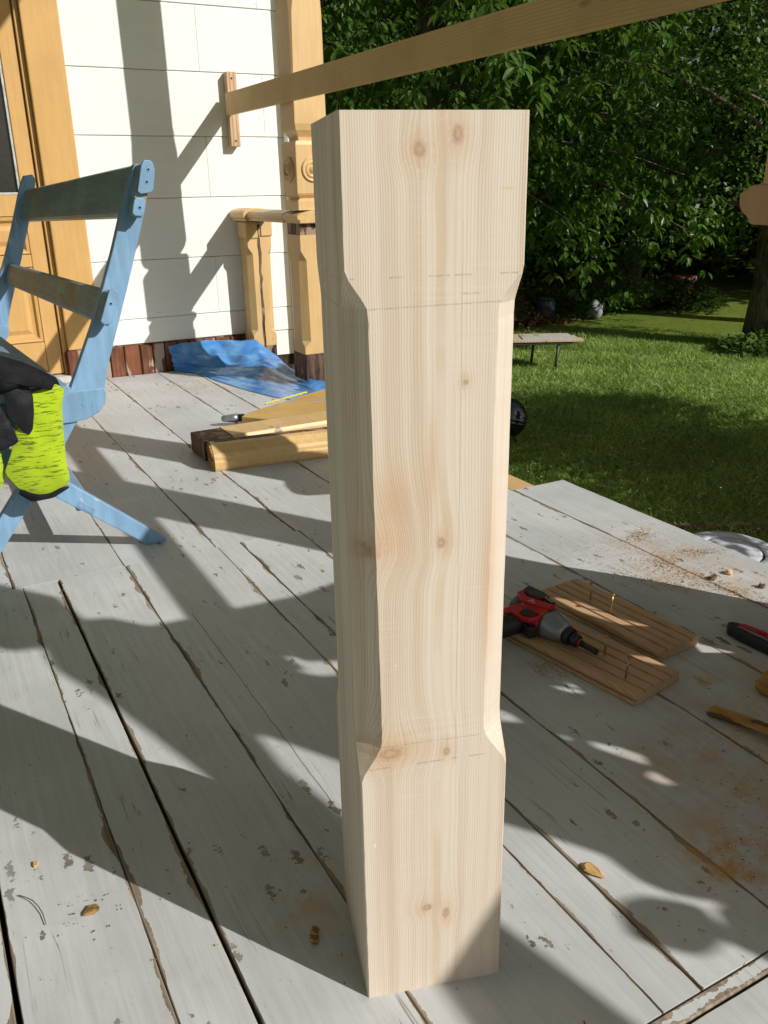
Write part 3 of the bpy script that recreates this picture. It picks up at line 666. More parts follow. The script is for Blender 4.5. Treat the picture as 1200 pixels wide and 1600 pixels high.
# ---------------------------------------------------------------- blue tarp
def tarp_mat():
    n = N('blue_plastic_film'); c = n.coord(); a = n.noise(c, 8, 5, .65, .6)
    k = n.mix(n.ramp(a, .35, .7), (.07, .32, .78), (.22, .55, .93)); k = n.mix(n.ramp(n.noise(c, 7, 5, .75), .64, .76, 0, .4), k, (.22, .25, .27))
    n.bump(n.add(n.vor(n.scale(c, (9, 9, 9)), 1., 'F1')[0], n.noise(c, 18, 3, .5)), .35, .004)
    s = n.ramp(n.noise(c, 14, 3), .3, .7, .14, .34)
    n.fin(k, s, .6, Coat_Weight=.4, Coat_Roughness=.15)
    tr = n.t.nodes.new('ShaderNodeBsdfTranslucent'); tr.inputs[0].default_value = (.08, .3, .75, 1)
    tp = n.t.nodes.new('ShaderNodeBsdfTransparent'); tp.inputs[0].default_value = (.35, .6, .95, 1)
    m1 = n.t.nodes.new('ShaderNodeMixShader'); m1.inputs[0].default_value = .2; m2 = n.t.nodes.new('ShaderNodeMixShader'); m2.inputs[0].default_value = .16
    n.t.links.new(n.b.outputs[0], m1.inputs[1]); n.t.links.new(tr.outputs[0], m1.inputs[2]); n.t.links.new(m1.outputs[0], m2.inputs[1]); n.t.links.new(tp.outputs[0], m2.inputs[2])
    n.t.links.new(m2.outputs[0], n.out.inputs[0]); return n.m
top = [(0, 1.108, 4.305, .128), (.25, 1.236, 4.308, .143), (.5, 1.37, 4.305, .139), (.72, 1.530, 4.19, .125), (.80, 1.615, 4.10, .05), (.88, 1.60, 3.92, .03), (.95, 1.56, 3.60, .035), (1, 1.62, 3.50, .03)]
bas = [(0, 1.120, 4.290, .06), (.25, 1.243, 4.24, .02), (.5, 1.38, 4.13, .02), (.72, 1.50, 4.00, .045), (.80, 1.53, 3.92, .03), (.88, 1.525, 3.80, .03), (.95, 1.53, 3.53, .04), (1, 1.60, 3.44, .025)]
fro = [(0, 1.132, 4.285, .004), (.25, 1.195, 4.21, .002), (.5, 1.236, 3.93, .002), (.72, 1.305, 3.61, .002), (.80, 1.345, 3.47, .002), (.88, 1.40, 3.36, .002), (.95, 1.46, 3.27, .002), (1, 1.56, 3.33, .002)]
def itp(T, u): return [np.interp(u, [t[0] for t in T], [t[k] for t in T]) for k in (1, 2, 3)]
nu, nv = 96, 72; V = []; F = []
def fold(u, v):
    s = 0
    for (fu, fv, ph, am) in ((5, 2, 0, 1), (2.5, 5, 1.3, .8), (9, -4, 2.1, .5), (7, 8, .7, .4), (17, 5, 2.9, .16), (5, -13, 1.1, .25)):
        s += am*(1-2*abs(((fu*u+fv*v+ph+.5*math.sin(7*u+5*v+ph))/2) % 1-.5)*2)
    return s
for j in range(nv+1):
    v = j/nv
    for i in range(nu+1):
        u = i/nu; t, b_, f = itp(top, u), itp(bas, u), itp(fro, u)
        if v < .35: k = v/.35; p = [t[q]*(1-k)+b_[q]*k for q in range(3)]
        else: k = (v-.35)/.65; p = [b_[q]*(1-k)+f[q]*k for q in range(3)]; p[2] = max(b_[2]*(1-k)**1.6, .002)
        ed = min(1, 6*min(1-v+.02, v+.25, u+.08, 1-u+.12)); w = fold(u, v)*ed
        if v < .35: k = v/.35; p[1] -= .008*(1+w*.8)*(.3+.7*k); p[2] += .004*w
        p[2] = max(p[2]+.006*(w*.55+1.0)*(ed if v > .2 else .3), .0025)
        p[0] += .004*math.sin(v*30+u*9)*(1 if 0 < i < nu else .5); V.append(p)
F = [(j*(nu+1)+i, j*(nu+1)+i+1, (j+1)*(nu+1)+i+1, (j+1)*(nu+1)+i) for j in range(nv) for i in range(nu)]
tp_ = tag(pyd('plastic_tarp', V, F, tarp_mat(), smooth=True), 'crumpled blue plastic sheet on the deck against the house wall and yellow newel', 'tarp')
so_ = tp_.modifiers.new('thickness', 'SOLIDIFY'); so_.thickness = .0008

# ---------------------------------------------------------------- removed timbers behind the new post
s1 = empty('rail_offcut', (.95, 2.63, 0), 'yellow moulded handrail offcut with rotten sawn end, lying in front of the brown ended timber', 'offcut')
Mx = Matrix.Translation((.777, 2.594, 0)) @ Matrix.Rotation(math.atan2(-.046, .381), 4, 'Z')
pr1 = [(.004, .0), (.0, .010), (.0, .030), (.004, .036), (.004, .046), (.010, .056), (.024, .064), (.040, .078), (.058, .082), (.085, .080), (.098, .070), (.098, .0)]
# section (y,z) extruded along x
prism('moulded_rail', pr1, 'x', .004, .86, M_yel2, s1, .001, True, Mx)
bm = bmesh.new(); g = 14; vs = {}
for i in range(g+1):
    for j in range(g+1):
        yy = .001+.096*i/g; zz = .001+.079*j/g
        zz = min(zz, np.interp(yy, [0, .004, .010, .024, .040, .058, .085, .098], [.030, .046, .056, .064, .078, .082, .080, .070])-.001)
        vs[i, j] = bm.verts.new((.003-random.uniform(0, .007)*(0 < i < g and 0 < j < g), yy, zz))
for i in range(g):
    for j in range(g): bm.faces.new((vs[i, j], vs[i+1, j], vs[i+1, j+1], vs[i, j+1]))
bm.transform(Mx); from_bm('rotten_end', bm, M_endgrain, s1)
prism('bare_strip', [(.060, .0835), (.094, .0815), (.094, .0775), (.060, .0795)], 'x', .02, .855, M_brown, s1, 0, True, Mx)
s2 = empty('timber_offcut', (1.0, 2.8, 0), 'squared yellow timber offcut with dark brown stripped end, behind the moulded rail piece', 'offcut')
Mx = Matrix.Translation((.790, 2.722, 0)) @ Matrix.Rotation(R(1.2), 4, 'Z')
box('stripped_end', 0, .105, .003, .150, .0, .068, M_brown, s2, .003, True, Mx)
prism('painted_timber', [(.0, .0), (.0, .040), (.006, .046), (.006, .052), (.014, .060), (.020, .072), (.15, .071), (.153, .066), (.153, 0)], 'x', .106, .80, M_yel2, s2, .001, True, Mx)
s3 = empty('board_offcut', (1.25, 3.1, 0), 'flat yellow board offcut with peeling grey patch, furthest back of the removed timbers', 'offcut')
M_peel = paint('peeling_yellow_board', (.60, .38, .12), .5, .08, .50, (.36, .36, .31), 'x', 9, .001)
prism('board', [(1.035, 3.045), (1.075, 3.090), (1.50, 3.31), (1.60, 3.30), (1.60, 2.95), (1.25, 2.915), (1.12, 2.935)], 'z', .022, .052, M_peel, s3, .003)
prism('under_piece', [(1.03, 3.03), (1.07, 3.06), (1.40, 3.15), (1.40, 2.98), (1.10, 2.97)], 'z', .0, .021, M_endgrain, s3, .002)
cord = [(1.18+.016*i, 3.17+.0075*i+(.006 if i % 2 else -.004), .056) for i in range(15)]
tag(tube('yellow_cord', cord, .0035, simple('yellow_cord_plastic', (.75, .58, .03), .5), None, n=6), 'short zigzag of bright yellow cord along the back edge of the peeling board', 'cord')
nz = empty('tool_bit', (1.03, 3.06, 0), 'small silver tapered metal tool end beside the peeling yellow board', 'tool')
Mx = Matrix.Translation((.985, 3.135, .030)) @ Matrix.Rotation(R(-18), 4, 'Z') @ Matrix.Rotation(R(90), 4, 'Y')
lathe('tapered_nose', [(.006, 0), (.011, .004), (.014, .02), (.017, .045), (.018, .062)], M_steel, nz, True, Mx)
lathe('collar', [(.0145, .0625), (.0145, .085), (.012, .09)], M_darkmetal, nz, True, Mx)

# ---------------------------------------------------------------- grooved decking offcuts with screws
def grooved(name, corner, angd, L, wd, label):
    root = empty(name, (corner[0], corner[1], 0), label, 'board offcut', 'grooved decking offcuts')
    Mx = Matrix.Translation((corner[0], corner[1], .0015)) @ Matrix.Rotation(R(angd), 4, 'Z')
    th = .021; n = 5; g = .0032; prof = [(.0, .0), (.0, .006), (.006, .007), (.006, .011), (.0, .012), (.001, th-.002), (.003, th)]
    for k in range(1, n):
        c_ = wd*k/n; prof += [(c_-g, th), (c_-g*.45, th-.006), (c_+g*.45, th-.006), (c_+g, th)]
    prof += [(wd-.003, th), (wd-.001, th-.002), (wd, 0)]
    prism('plank', prof, 'y', 0, L, M_terr, root, 0, True, Mx)
    return root, Mx
g1, Mg1 = grooved('decking_offcut', (1.126, 1.012), 5.2, .325, .117, 'grooved brown decking offcut with two upright screws, the one farther from the post and driver nose')
g2, Mg2 = grooved('decking_offcut', (.984, .925), 9.5, .315, .128, 'nearer grooved decking offcut lying under the nose of the red driver, two screws upright')
g1['label'] = 'farther grooved decking offcut, two screws standing in it, partly sunlit'
def screw(x, y, label, h=.040, tx=0., ty=0.):
    r = empty('deck_screw', (x, y, .0225), label, 'screw', 'screws standing upright in the decking offcuts')
    Mx = Matrix.Translation((x, y, .0235)) @ Matrix.Rotation(tx, 4, 'X') @ Matrix.Rotation(ty, 4, 'Y')
    pf = [(.0010, -.006)]
    for k in range(12): z = k*h*.55/12; pf += [(.0016, z), (.0024, z+h*.02)]
    pf += [(.0016, h*.58), (.0016, h*.9)]
    lathe('shank', pf, M_brass, r, True, Mx, 8)
    lathe('head', [(.0016, h*.9+.0001), (.0046, h), (.0044, h+.001), (.001, h+.0008)], M_brass, r, True, Mx, 12)
screw(1.163, 1.245, 'upright screw at the far left end of the farther decking offcut', .040, .02, -.06)
screw(1.158, 1.178, 'upright screw second from the far end of the farther decking offcut', .042, .0, .04)
screw(1.031, 1.055, 'upright screw in the nearer offcut just beyond the driver bit', .040, -.03, .02)
screw(1.007, .975, 'upright screw nearest the camera end of the nearer offcut', .042, .02, .08)

# ---------------------------------------------------------------- impact driver
dr = empty('impact_driver', (.95, 1.17, 0), 'red and black cordless impact driver lying on its side beside the post', 'power tool')
ax0 = Vector((.985, 1.262, .049)); ax1 = Vector((1.004, 1.040, .040)); d = (ax1-ax0).normalized()
sidev = Vector((-.98, -.12, -.14)); sidev = (sidev-d*sidev.dot(d)).normalized(); upv = d.cross(sidev)*-1
if upv.z < 0: upv = -upv
MD = Matrix(((d.x, sidev.x, upv.x, ax0.x), (d.y, sidev.y, upv.y, ax0.y), (d.z, sidev.z, upv.z, ax0.z), (0, 0, 0, 1)))   # x forward, y towards the handle, z up
def ovals(spec, nn=24):  # (x, ry, rz, oy)
    return [[(x, oy+ry*math.cos(2*math.pi*i/nn), rz*math.sin(2*math.pi*i/nn)) for i in range(nn)] for x, ry, rz, oy in spec]
def dl(name, spec, mat): return loft(name, ovals(spec), mat, dr, smooth=True, M=MD)
dl('rear_cap', [(-.006, .012, .012, 0), (-.004, .022, .022, 0), (.004, .030, .028, 0), (.018, .034, .031, 0), (.030, .035, .032, 0)], M_greycamo)
dl('motor_shell', [(.0305, .036, .033, 0), (.05, .037, .034, 0), (.072, .036, .034, 0), (.088, .033, .031, 0)], M_red)
dl('nose_cone', [(.0885, .031, .030, 0), (.098, .031, .030, 0), (.112, .027, .026, 0), (.130, .021, .021, 0), (.139, .017, .017, 0)], M_steel)
dl('rubber_bumper', [(.1392, .018, .018, 0), (.150, .017, .017, 0), (.152, .013, .013, 0)], M_black)
dl('chuck_collar', [(.1525, .0125, .0125, 0), (.158, .013, .013, 0), (.168, .012, .012, 0), (.170, .008, .008, 0)], M_darkmetal)
dl('red_ring', [(.1705, .0075, .0075, 0), (.175, .0075, .0075, 0)], M_red)
dl('bit_holder', [(.1755, .006, .006, 0), (.215, .0055, .0055, 0), (.217, .004, .004, 0)], M_black)
dl('bit', [(.2175, .003, .003, 0), (.230, .0028, .0028, 0), (.234, .0012, .0012, 0)], M_brass)
# top fin and red panels on the shell
def dpr(name, poly, z0, z1, mat, bv=.002): return prism(name, poly, 'z', z0, z1, mat, dr, bv, True, MD, 2)
dpr('grip_plate', [(-.0, -.030), (.04, -.034), (.062, -.030), (.050, -.012), (.02, -.006), (.004, -.012)], .0285, .0365, M_greycamo)
dpr('red_rib', [(.006, -.012), (.024, .0), (.05, -.004), (.075, -.012), (.09, -.018), (.09, -.002), (.07, .010), (.03, .018), (.004, .006)], .030, .0372, M_red)
dpr('side_vent', [(.052, -.026), (.086, -.023), (.084, -.014), (.056, -.018)], .030, .0375, M_black)
for k in range(4): dpr('pale_marking', [(.058+.006*k, -.0235+.0008*k), (.0605+.006*k, -.0235+.0008*k), (.0605+.006*k, -.0195+.0008*k), (.058+.006*k, -.0195+.0008*k)], .0373, .0379, M_paleprint, 0)
for a, b_ in (((.046, .004), (.053, .009)), ((.051, .002), (.044, .011)), ((.054, .010), (.059, .006))):
    n_ = Vector((b_[1]-a[1], a[0]-b_[0])).normalized()*.0011
    dpr('pale_emblem', [(a[0]+n_.x, a[1]+n_.y), (b_[0]+n_.x, b_[1]+n_.y), (b_[0]-n_.x, b_[1]-n_.y), (a[0]-n_.x, a[1]-n_.y)], .0368, .0377, M_paleprint, 0)
# handle
hr = []
for t, y, x, rx, rz in ((0, .012, .046, .026, .026), (1, .034, .046, .023, .024), (2, .056, .042, .020, .021), (3, .085, .036, .020, .021), (4, .112, .030, .022, .023), (5, .135, .028, .030, .029)):
    hr.append([(x+rx*math.cos(2*math.pi*i/20), y, rz*math.sin(2*math.pi*i/20)) for i in range(20)])
loft('handle', hr, M_black, dr, smooth=True, M=MD)
dpr('red_frame', [(.028, .010), (.086, .006), (.090, .024), (.082, .044), (.066, .050), (.034, .050), (.030, .056), (.026, .072), (.019, .060), (.020, .034)], .016, .0275, M_red, .003)
dpr('trigger', [(.060, .022), (.084, .020), (.080, .036), (.066, .043), (.052, .043), (.050, .028)], .0278, .0305, M_black, .001)
dpr('trigger', [(.084, .030), (.094, .036), (.088, .052), (.07, .050), (.062, .044), (.080, .040)], -.012, .012, M_black, .003)
box('battery', -.02, .085, .136, .185, -.036, .036, M_greycamo, dr, .006, True, MD, 2)

# ---------------------------------------------------------------- utility knife
kn = empty('utility_knife', (1.35, .95, 0), 'red and black utility knife with grey slider at the right picture edge', 'knife')
MK = Matrix.Translation((1.338, 1.034, .001)) @ Matrix.Rotation(R(-86), 4, 'Z')
prism('handle', [(.0, -.004), (.010, -.016), (.04, -.021), (.16, -.023), (.17, -.012), (.17, .012), (.16, .021), (.04, .020), (.012, .014), (.0, .006)], 'z', 0, .020, M_black, kn, .003, True, MK, 2)
prism('red_inlay', [(.018, .003), (.04, .000), (.15, -.001), (.15, .017), (.05, .017), (.026, .013)], 'z', .0202, .0235, M_red, kn, .0012, True, MK)
prism('grey_slider', [(.022, -.006), (.15, -.010), (.15, -.003), (.028, -.001)], 'z', .0202, .0225, M_steel, kn, .0006, True, MK)
prism('thumb_button', [(.058, .004), (.078, .004), (.078, .012), (.058, .012)], 'z', .0236, .0265, M_red, kn, .001, True, MK)

# ---------------------------------------------------------------- splinters, flakes and crumbs
M_split = paint('splintered_yellow_wood', (.50, .27, .075), .6, .25, .55, (.12, .07, .03), 'y', 20, .002)
sp = [(1.078, .842, .012), (1.089, .815, .013), (1.098, .785, .016), (1.104, .752, .020), (1.107, .715, .026), (1.106, .66, .034)]
tag(loft('wood_splinter', [[(x+a*.014, y+b_*.004, z-.006+c_*.009*(1-.1*i)) for a, b_, c_ in ((-1, 0, .2), (-.6, 0, 1.2), (.5, 0, 1.3), (1, 0, .3), (.6, 0, -.6), (-.5, 0, -.6))] for i, (x, y, z) in enumerate(sp)], M_split), 'curved yellow brown wood splinter pointing in from the right picture edge', 'splinter')
V = []; nn = 16
ck = tag(loft('wood_chunk', [[(1.222+r*(1+.14*math.sin(3*a+k))*math.cos(a), .835+r*(1+.1*math.cos(5*a))*.8*math.sin(a), z) for a in [2*math.pi*i/nn for i in range(nn)]] for k, (r, z) in enumerate(((.018, .001), (.030, .010), (.032, .024), (.024, .036), (.008, .040)))], M_split, smooth=True), 'rounded brown wood chunk at the right picture edge above the splinter', 'wood chunk')
def crumb(name, x, y, r, h, mat, label, cat, seed, zz=.001, sx=1., sy=1., rot=0.):
    rs = random.Random(seed); k = 9; R_ = [r*rs.uniform(.65, 1.15) for _ in range(k)]
    def P(f, z, jit): return [(x+math.cos(rot)*R_[i]*f*sx*math.cos(2*math.pi*i/k)-math.sin(rot)*R_[i]*f*sy*math.sin(2*math.pi*i/k), y+math.sin(rot)*R_[i]*f*sx*math.cos(2*math.pi*i/k)+math.cos(rot)*R_[i]*f*sy*math.sin(2*math.pi*i/k), z+rs.uniform(-jit, jit)) for i in range(k)]
    return tag(loft(name, [P(.9, zz, 0), P(1, zz+h*.5, h*.2), P(.72, zz+h, h*.3)], mat), label, cat)
crumb('paint_flake', .660, .665, .015, .0035, M_cream, 'curled yellow ochre paint flake in the sunlit patch right of the post', 'flake', 3, .002, .75, 1.25, .1)
crumb('wood_chip', 1.558, 1.222, .010, .009, M_chipwood, 'pale wood crumb casting a shadow, nearest the round grey lid', 'chip', 8, .001, 1.2, .8, .3)
crumb('bark_chip', 1.505, 1.222, .013, .007, M_chipdark, 'dark brown chip between the sawdust and the pale crumb on the sunny deck edge', 'chip', 9, .001, 1.2, .8, .2)
crumb('bark_chip', 1.563, 1.135, .009, .009, M_chipdark, 'upright brown chip closest to the right picture edge on the sunny deck', 'chip', 10)
crumb('wood_sliver', 1.150, .925, .016, .004, M_chipwood, 'thin wood sliver on the shaded deck in front of the decking offcuts', 'chip', 11, .001, .3, 1.2, .3)
crumb('orange_flake', .066, .925, .011, .003, M_endgrain, 'rusty orange flake on the sunlit boards at lower left', 'flake', 12, .001, 1.2, .8, .2)
crumb('orange_flake', .296, .748, .012, .004, M_endgrain, 'small orange flake in shade against the left side of the post foot', 'flake', 13, .001, .6, 1.3, -.5)
crumb('orange_flake', .018, 1.045, .006, .002, M_cream, 'tiny tan flake at far lower left of the deck', 'flake', 14)
tag(tube('twig', [(-.010, .997, .002), (-.002, .987, .003), (.005, .976, .004), (.010, .962, .004), (.013, .948, .003), (.014, .929, .002)], .0007, M_chipdark, None, n=5), 'thin curved dark twig on the sunlit boards at lower left', 'twig')

# sawdust: small flakes strewn over the sunny deck edge and round the tools
sd_v = []; sd_f = []; sd_m = []
def dust(cx_, cy_, sx, sy, rot, n_, smin, smax):
    for _ in range(n_):
        a, b_ = rng.normal(0, sx), rng.normal(0, sy); x = cx_+a*math.cos(rot)-b_*math.sin(rot); y = cy_+a*math.sin(rot)+b_*math.cos(rot)
        if y > DY1 and x > 1.47: continue
        if x > 1.67 or y < .1: continue
        s = rng.uniform(smin, smax); t = rng.uniform(0, 6.28); L = s*rng.uniform(.8, 2.2); k = len(sd_v); z = .0015+rng.uniform(0, .0025)
        ca, sa = math.cos(t), math.sin(t)
        for (u, v_, w) in ((-L, -s, 0), (L, -s, rng.uniform(0, s)), (L*.8, s, rng.uniform(0, s)), (-L, s*.7, rng.uniform(0, s*1.5))):
            sd_v.append((x+u*ca-v_*sa, y+u*sa+v_*ca, z+w))
        sd_f.append((k, k+1, k+2, k+3)); sd_m.append(int(rng.integers(0, 4)))
for a in ((1.555, 1.50, .035, .018, .4, 380, .0005, .0014), (1.475, 1.345, .03, .018, .3, 320, .0005, .0013), (1.60, 1.345, .03, .012, -.5, 260, .0005, .0013), (1.40, 1.25, .05, .02, -.9, 350, .0005, .0013),
          (1.49, 1.17, .10, .018, -1.4, 900, .0004, .0013), (1.45, 1.35, .14, .11, 0, 1600, .0004, .0011), (.95, 1.10, .035, .025, 0, 900, .0004, .001), (1.05, .62, .09, .06, 0, 700, .0004, .0012),
          (.95, .55, .07, .05, 0, 700, .0004, .0012), (1.15, .75, .08, .06, 0, 350, .0004, .0013), (.7, 1.2, .6, .5, 0, 900, .0004, .0012), (1.0, 2.9, .2, .12, 0, 400, .0005, .0018), (.065, .92, .02, .02, 0, 25, .0005, .0015), (1.2, 4.0, .1, .12, 0, 200, .0008, .002), (.3, .8, .02, .02, 0, 20, .0005, .0013)):
    dust(*a)
me = bpy.data.meshes.new('sawdust'); me.from_pydata(sd_v, [], sd_f)
for nm, cc in (('sawdust_pale', (.68, .50, .28)), ('sawdust_orange', (.55, .32, .12)), ('sawdust_tan', (.5, .38, .24)), ('sawdust_brown', (.2, .12, .07))): me.materials.append(simple(nm, cc, .9))
me.polygons.foreach_set('material_index', sd_m); me.update()
tag(link('sawdust', me), kind='stuff')


# ---------------------------------------------------------------- outer post and added shadow screen right of the picture (their shadows reach in)
def veranda_post_plain(x, y, z0, name, label):
    r = empty(name, (x, y, z0), label, 'post', 'outer veranda posts right of the picture')
    loft('shaft', [oct_ring(x, y, .0715, c, z) for z, c in ((z0, 0), (z0+.3, 0), (z0+.33, .012), (z0+1.2, .012), (z0+1.25, 0), (z0+2.9, 0))], M_yel, r); return r
pB = veranda_post_plain(1.743, .496, .0, 'outer_post', 'second yellow veranda post beside the deck, outside the right picture edge')
H = {'h1': [(-.343, 1.263), (-.319, 1.235), (-.326, 1.22), (-.262, 1.152), (-.268, 1.135), (-.351, 1.184), (-.395, 1.229), (-.404, 1.26), (-.378, 1.24), (-.357, 1.25)],  # holes that let the leaf-shaped sun patches through the added screen
     'h3': [(-.284, .968), (-.291, .950), (-.322, .948), (-.353, .991)], 'h4': [(-.078, .822), (-.058, .797), (-.046, .770), (-.068, .777), (-.088, .805)],
     'h4b': [(-.020, .786), (-.030, .766), (-.057, .785)], 'h5': [(-.322, .918), (-.329, .897), (-.35, .916)],
     'h6': [(-.318, .881), (-.304, .838), (-.310, .819), (-.356, .833), (-.357, .85), (-.346, .884)], 'h7': [(-.396, .855), (-.370, .835), (-.399, .827), (-.425, .854), (-.415, .864)],
     'h8': [(.515, .406), (.460, .410), (.455, .368), (.390, .443)], 'h9': [(.507, .597), (.507, .557), (.447, .537), (.434, .499), (.388, .565), (.424, .603), (.43, .634)],
     'h10': [(.184, .646), (.217, .584), (.160, .611), (.160, .641)]}
OUT = [(.919, -.30), (.919, .111), (.927, .275), (.874, .499), (.276, .996), (.118, 1.098), (-.277, 1.398), (-.397, 1.491), (-.417, 1.563), (-.479, 1.623), (-.383, 1.655), (-.412, 1.778), (-.412, 2.6),
       (-.79, 2.6), (-.789, 1.817), (-.777, 1.787), (-.707, 1.726), (-.79, 1.721), (-.863, 1.641), (-1.0, 1.55), (-1.224, 1.448), (-1.31, 1.408), (-1.62, 1.40), (-1.62, 1.03), (-1.211, 1.229), (-1.107, 1.28), (-1.0, 1.36), (-.88, 1.415),
       (-.779, 1.422), (-.764, 1.402), (-.764, 1.318), (-.782, 1.152), (-.772, 1.098), (-.772, 1.054), (-.787, 1.053), (-.816, 1.047), (-.821, 1.024), (-.808, .997), (-.792, .972), (-.819, .99), (-.847, .999), (-.882, 1.011), (-.858, 1.011), (-.837, 1.01),
       (-.842, 1.029), (-.867, 1.07), (-.903, 1.101), (-.956, 1.122), (-.993, 1.131), (-.994, 1.115), (-.979, 1.079), (-.957, 1.057), (-.905, 1.023), (-.913, 1.007), (-.919, .996), (-.95, .88), (-.98, -.3)]
from mathutils.geometry import tessellate_polygon
loops_ = [OUT]+list(H.values()); flat = [q for lp in loops_ for q in lp]
tri = tessellate_polygon([[Vector((0, y, z)) for y, z in lp] for lp in loops_]); nf = len(flat)
V = [(1.6, y, z) for y, z in flat]+[(1.606, y, z) for y, z in flat]; F = [tuple(t) for t in tri]+[tuple(i+nf for i in t[::-1]) for t in tri]
k0 = 0
for lp in loops_:
    for i in range(len(lp)): a_, b_ = k0+i, k0+(i+1) % len(lp); F.append((a_, b_, b_+nf, a_+nf))
    k0 += len(lp)
tag(pyd('shadow_screen', V, F, simple('shadow_screen_brown', (.16, .12, .08), .95, bumpsc=200)), 'added brown screen cut to cast shadows on the deck, outside the right picture edge', 'screen')  # made-up unseen screen, outline and holes shaped for the shade on the deck

# ---------------------------------------------------------------- leaves
def leaf_mat(name, a, b, rough=.4, tr=.35):
    n = N(name); c = n.coord(); g = n.t.nodes.new('ShaderNodeNewGeometry')
    k = n.mix(g.outputs['Random Per Island'], a, b); k = n.mix(n.ramp(n.noise(c, 2.2, 3), .4, .65, 0, .5), k, tuple(v*.62 for v in a))
    n.fin(k, rough, .45)
    t = n.t.nodes.new('ShaderNodeBsdfTranslucent'); n.put(t.inputs[0], n.mix(.5, k, (.16, .30, .02))); m = n.t.nodes.new('ShaderNodeMixShader'); m.inputs[0].default_value = tr
    n.t.links.new(n.b.outputs[0], m.inputs[1]); n.t.links.new(t.outputs[0], m.inputs[2]); n.t.links.new(m.outputs[0], n.out.inputs[0]); return n.m
L_cherry = leaf_mat('cherry_leaf', (.052, .122, .018), (.115, .215, .034), .36)
L_small = leaf_mat('small_leaf', (.060, .135, .025), (.150, .25, .055), .5)
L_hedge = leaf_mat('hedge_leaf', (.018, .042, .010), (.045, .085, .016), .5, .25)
M_bark = paint('grey_bark', (.13, .105, .08), .9, .35, .6, (.05, .06, .025), 'z', 14, .02)
def leaf_geo(P, D, U, L, Wd, big=True):
    """P base points, D direction, U normal (n,3); a leaf of 8 or 4 vertices each"""
    D = D/np.linalg.norm(D, axis=1, keepdims=True); Sd = np.cross(D, U); Sd /= (np.linalg.norm(Sd, axis=1, keepdims=True)+1e-9); Nn = np.cross(Sd, D)
    L = L[:, None]; Wd = Wd[:, None]
    if big:
        shp = [(0, 0, 0), (.22, .36, .06), (.55, .5, .05), (.82, .27, -.03), (1, 0, -.12), (.82, -.27, -.03), (.55, -.5, .05), (.22, -.36, .06), (.35, 0, -.02), (.72, 0, -.05)]
        fc = [(0, 1, 8), (1, 2, 8), (2, 9, 8), (2, 3, 9), (3, 4, 9), (4, 5, 9), (5, 6, 9), (6, 8, 9), (6, 7, 8), (7, 0, 8)]
    else: shp = [(0, 0, 0), (.5, .5, .08), (1, 0, 0), (.5, -.5, .08)]; fc = [(0, 1, 2), (0, 2, 3)]
    n = len(P); k = len(shp); V = np.zeros((n, k, 3))
    for i, (a, b, c) in enumerate(shp): V[:, i] = P+D*L*a+Sd*Wd*b+Nn*L*c
    F = (np.array(fc)[None]+(np.arange(n)*k)[:, None, None]).reshape(-1, 3)
    return V.reshape(-1, 3), F
def np_mesh(name, V, F, mat, parent=None, kind=None):
    me = bpy.data.meshes.new(name); me.vertices.add(len(V)); me.vertices.foreach_set('co', V.astype(np.float32).ravel())
    m = F.shape[1]; me.loops.add(F.size); me.loops.foreach_set('vertex_index', F.astype(np.int32).ravel()); me.polygons.add(len(F))
    me.polygons.foreach_set('loop_start', np.arange(0, F.size, m, dtype=np.int32)); me.polygons.foreach_set('loop_total', np.full(len(F), m, np.int32)); me.update(calc_edges=True)
    o = link(name, me, mat, parent); tag(o, kind=kind); return o
def rnd_dir(n): v = rng.normal(size=(n, 3)); return v/np.linalg.norm(v, axis=1, keepdims=True)

def limb(parent, a, b, r0, r1, name='limb', sag=.1, n=6, seg=7):
    a = Vector(a); b = Vector(b); L = (b-a).length; path = []
    for i in range(seg+1):
        t = i/seg; p = a.lerp(b, t); p += Vector((random.uniform(-1, 1), random.uniform(-1, 1), 0))*L*.03*(0 < i < seg); p.z += math.sin(t*math.pi)*L*sag; path.append(p)
    return tube(name, path, [r0*(1-i/seg)+r1*i/seg for i in range(seg+1)], M_bark, parent, n=n)

# cherry tree: drooping rosettes of long leaves close behind the post
ct = empty('cherry_tree', (4.3, 7.0, GZ), 'broad leaved tree with long drooping leaf clusters hanging close behind the spruce post', 'tree')
tube('trunk', [(4.3, 7.0, GZ-.1), (4.28, 6.98, .2), (4.33, 6.9, 1.0), (4.25, 6.95, 2.2), (4.3, 7.0, 3.6)], [.15, .13, .11, .10, .07], M_bark, ct, n=12)
tips = []
for k in range(46):
    a = random.uniform(0, 6.28) if k > 26 else random.uniform(3.4, 6.1); z0 = random.uniform(.9, 3.3); rr_ = random.uniform(1.2, 2.6)
    b_ = (4.3+rr_*math.cos(a), 7.0+rr_*math.sin(a)*.95, z0+random.uniform(-.9, .5)); limb(ct, (4.3, 6.97, z0), b_, .022, .003, 'limb', .08, 5, 6)
    tips.append(((4.3, 6.97, z0), b_))
def clusters(n, segs, spread, lo=.35):
    P = []
    for _ in range(n):
        a, b_ = segs[rng.integers(len(segs))]; t = rng.uniform(lo, 1.06); P.append(np.array(a)*(1-t)+np.array(b_)*t+rng.normal(0, spread, 3)+np.array([0, 0, .08*math.sin(t*3)]))
    return np.array(P)
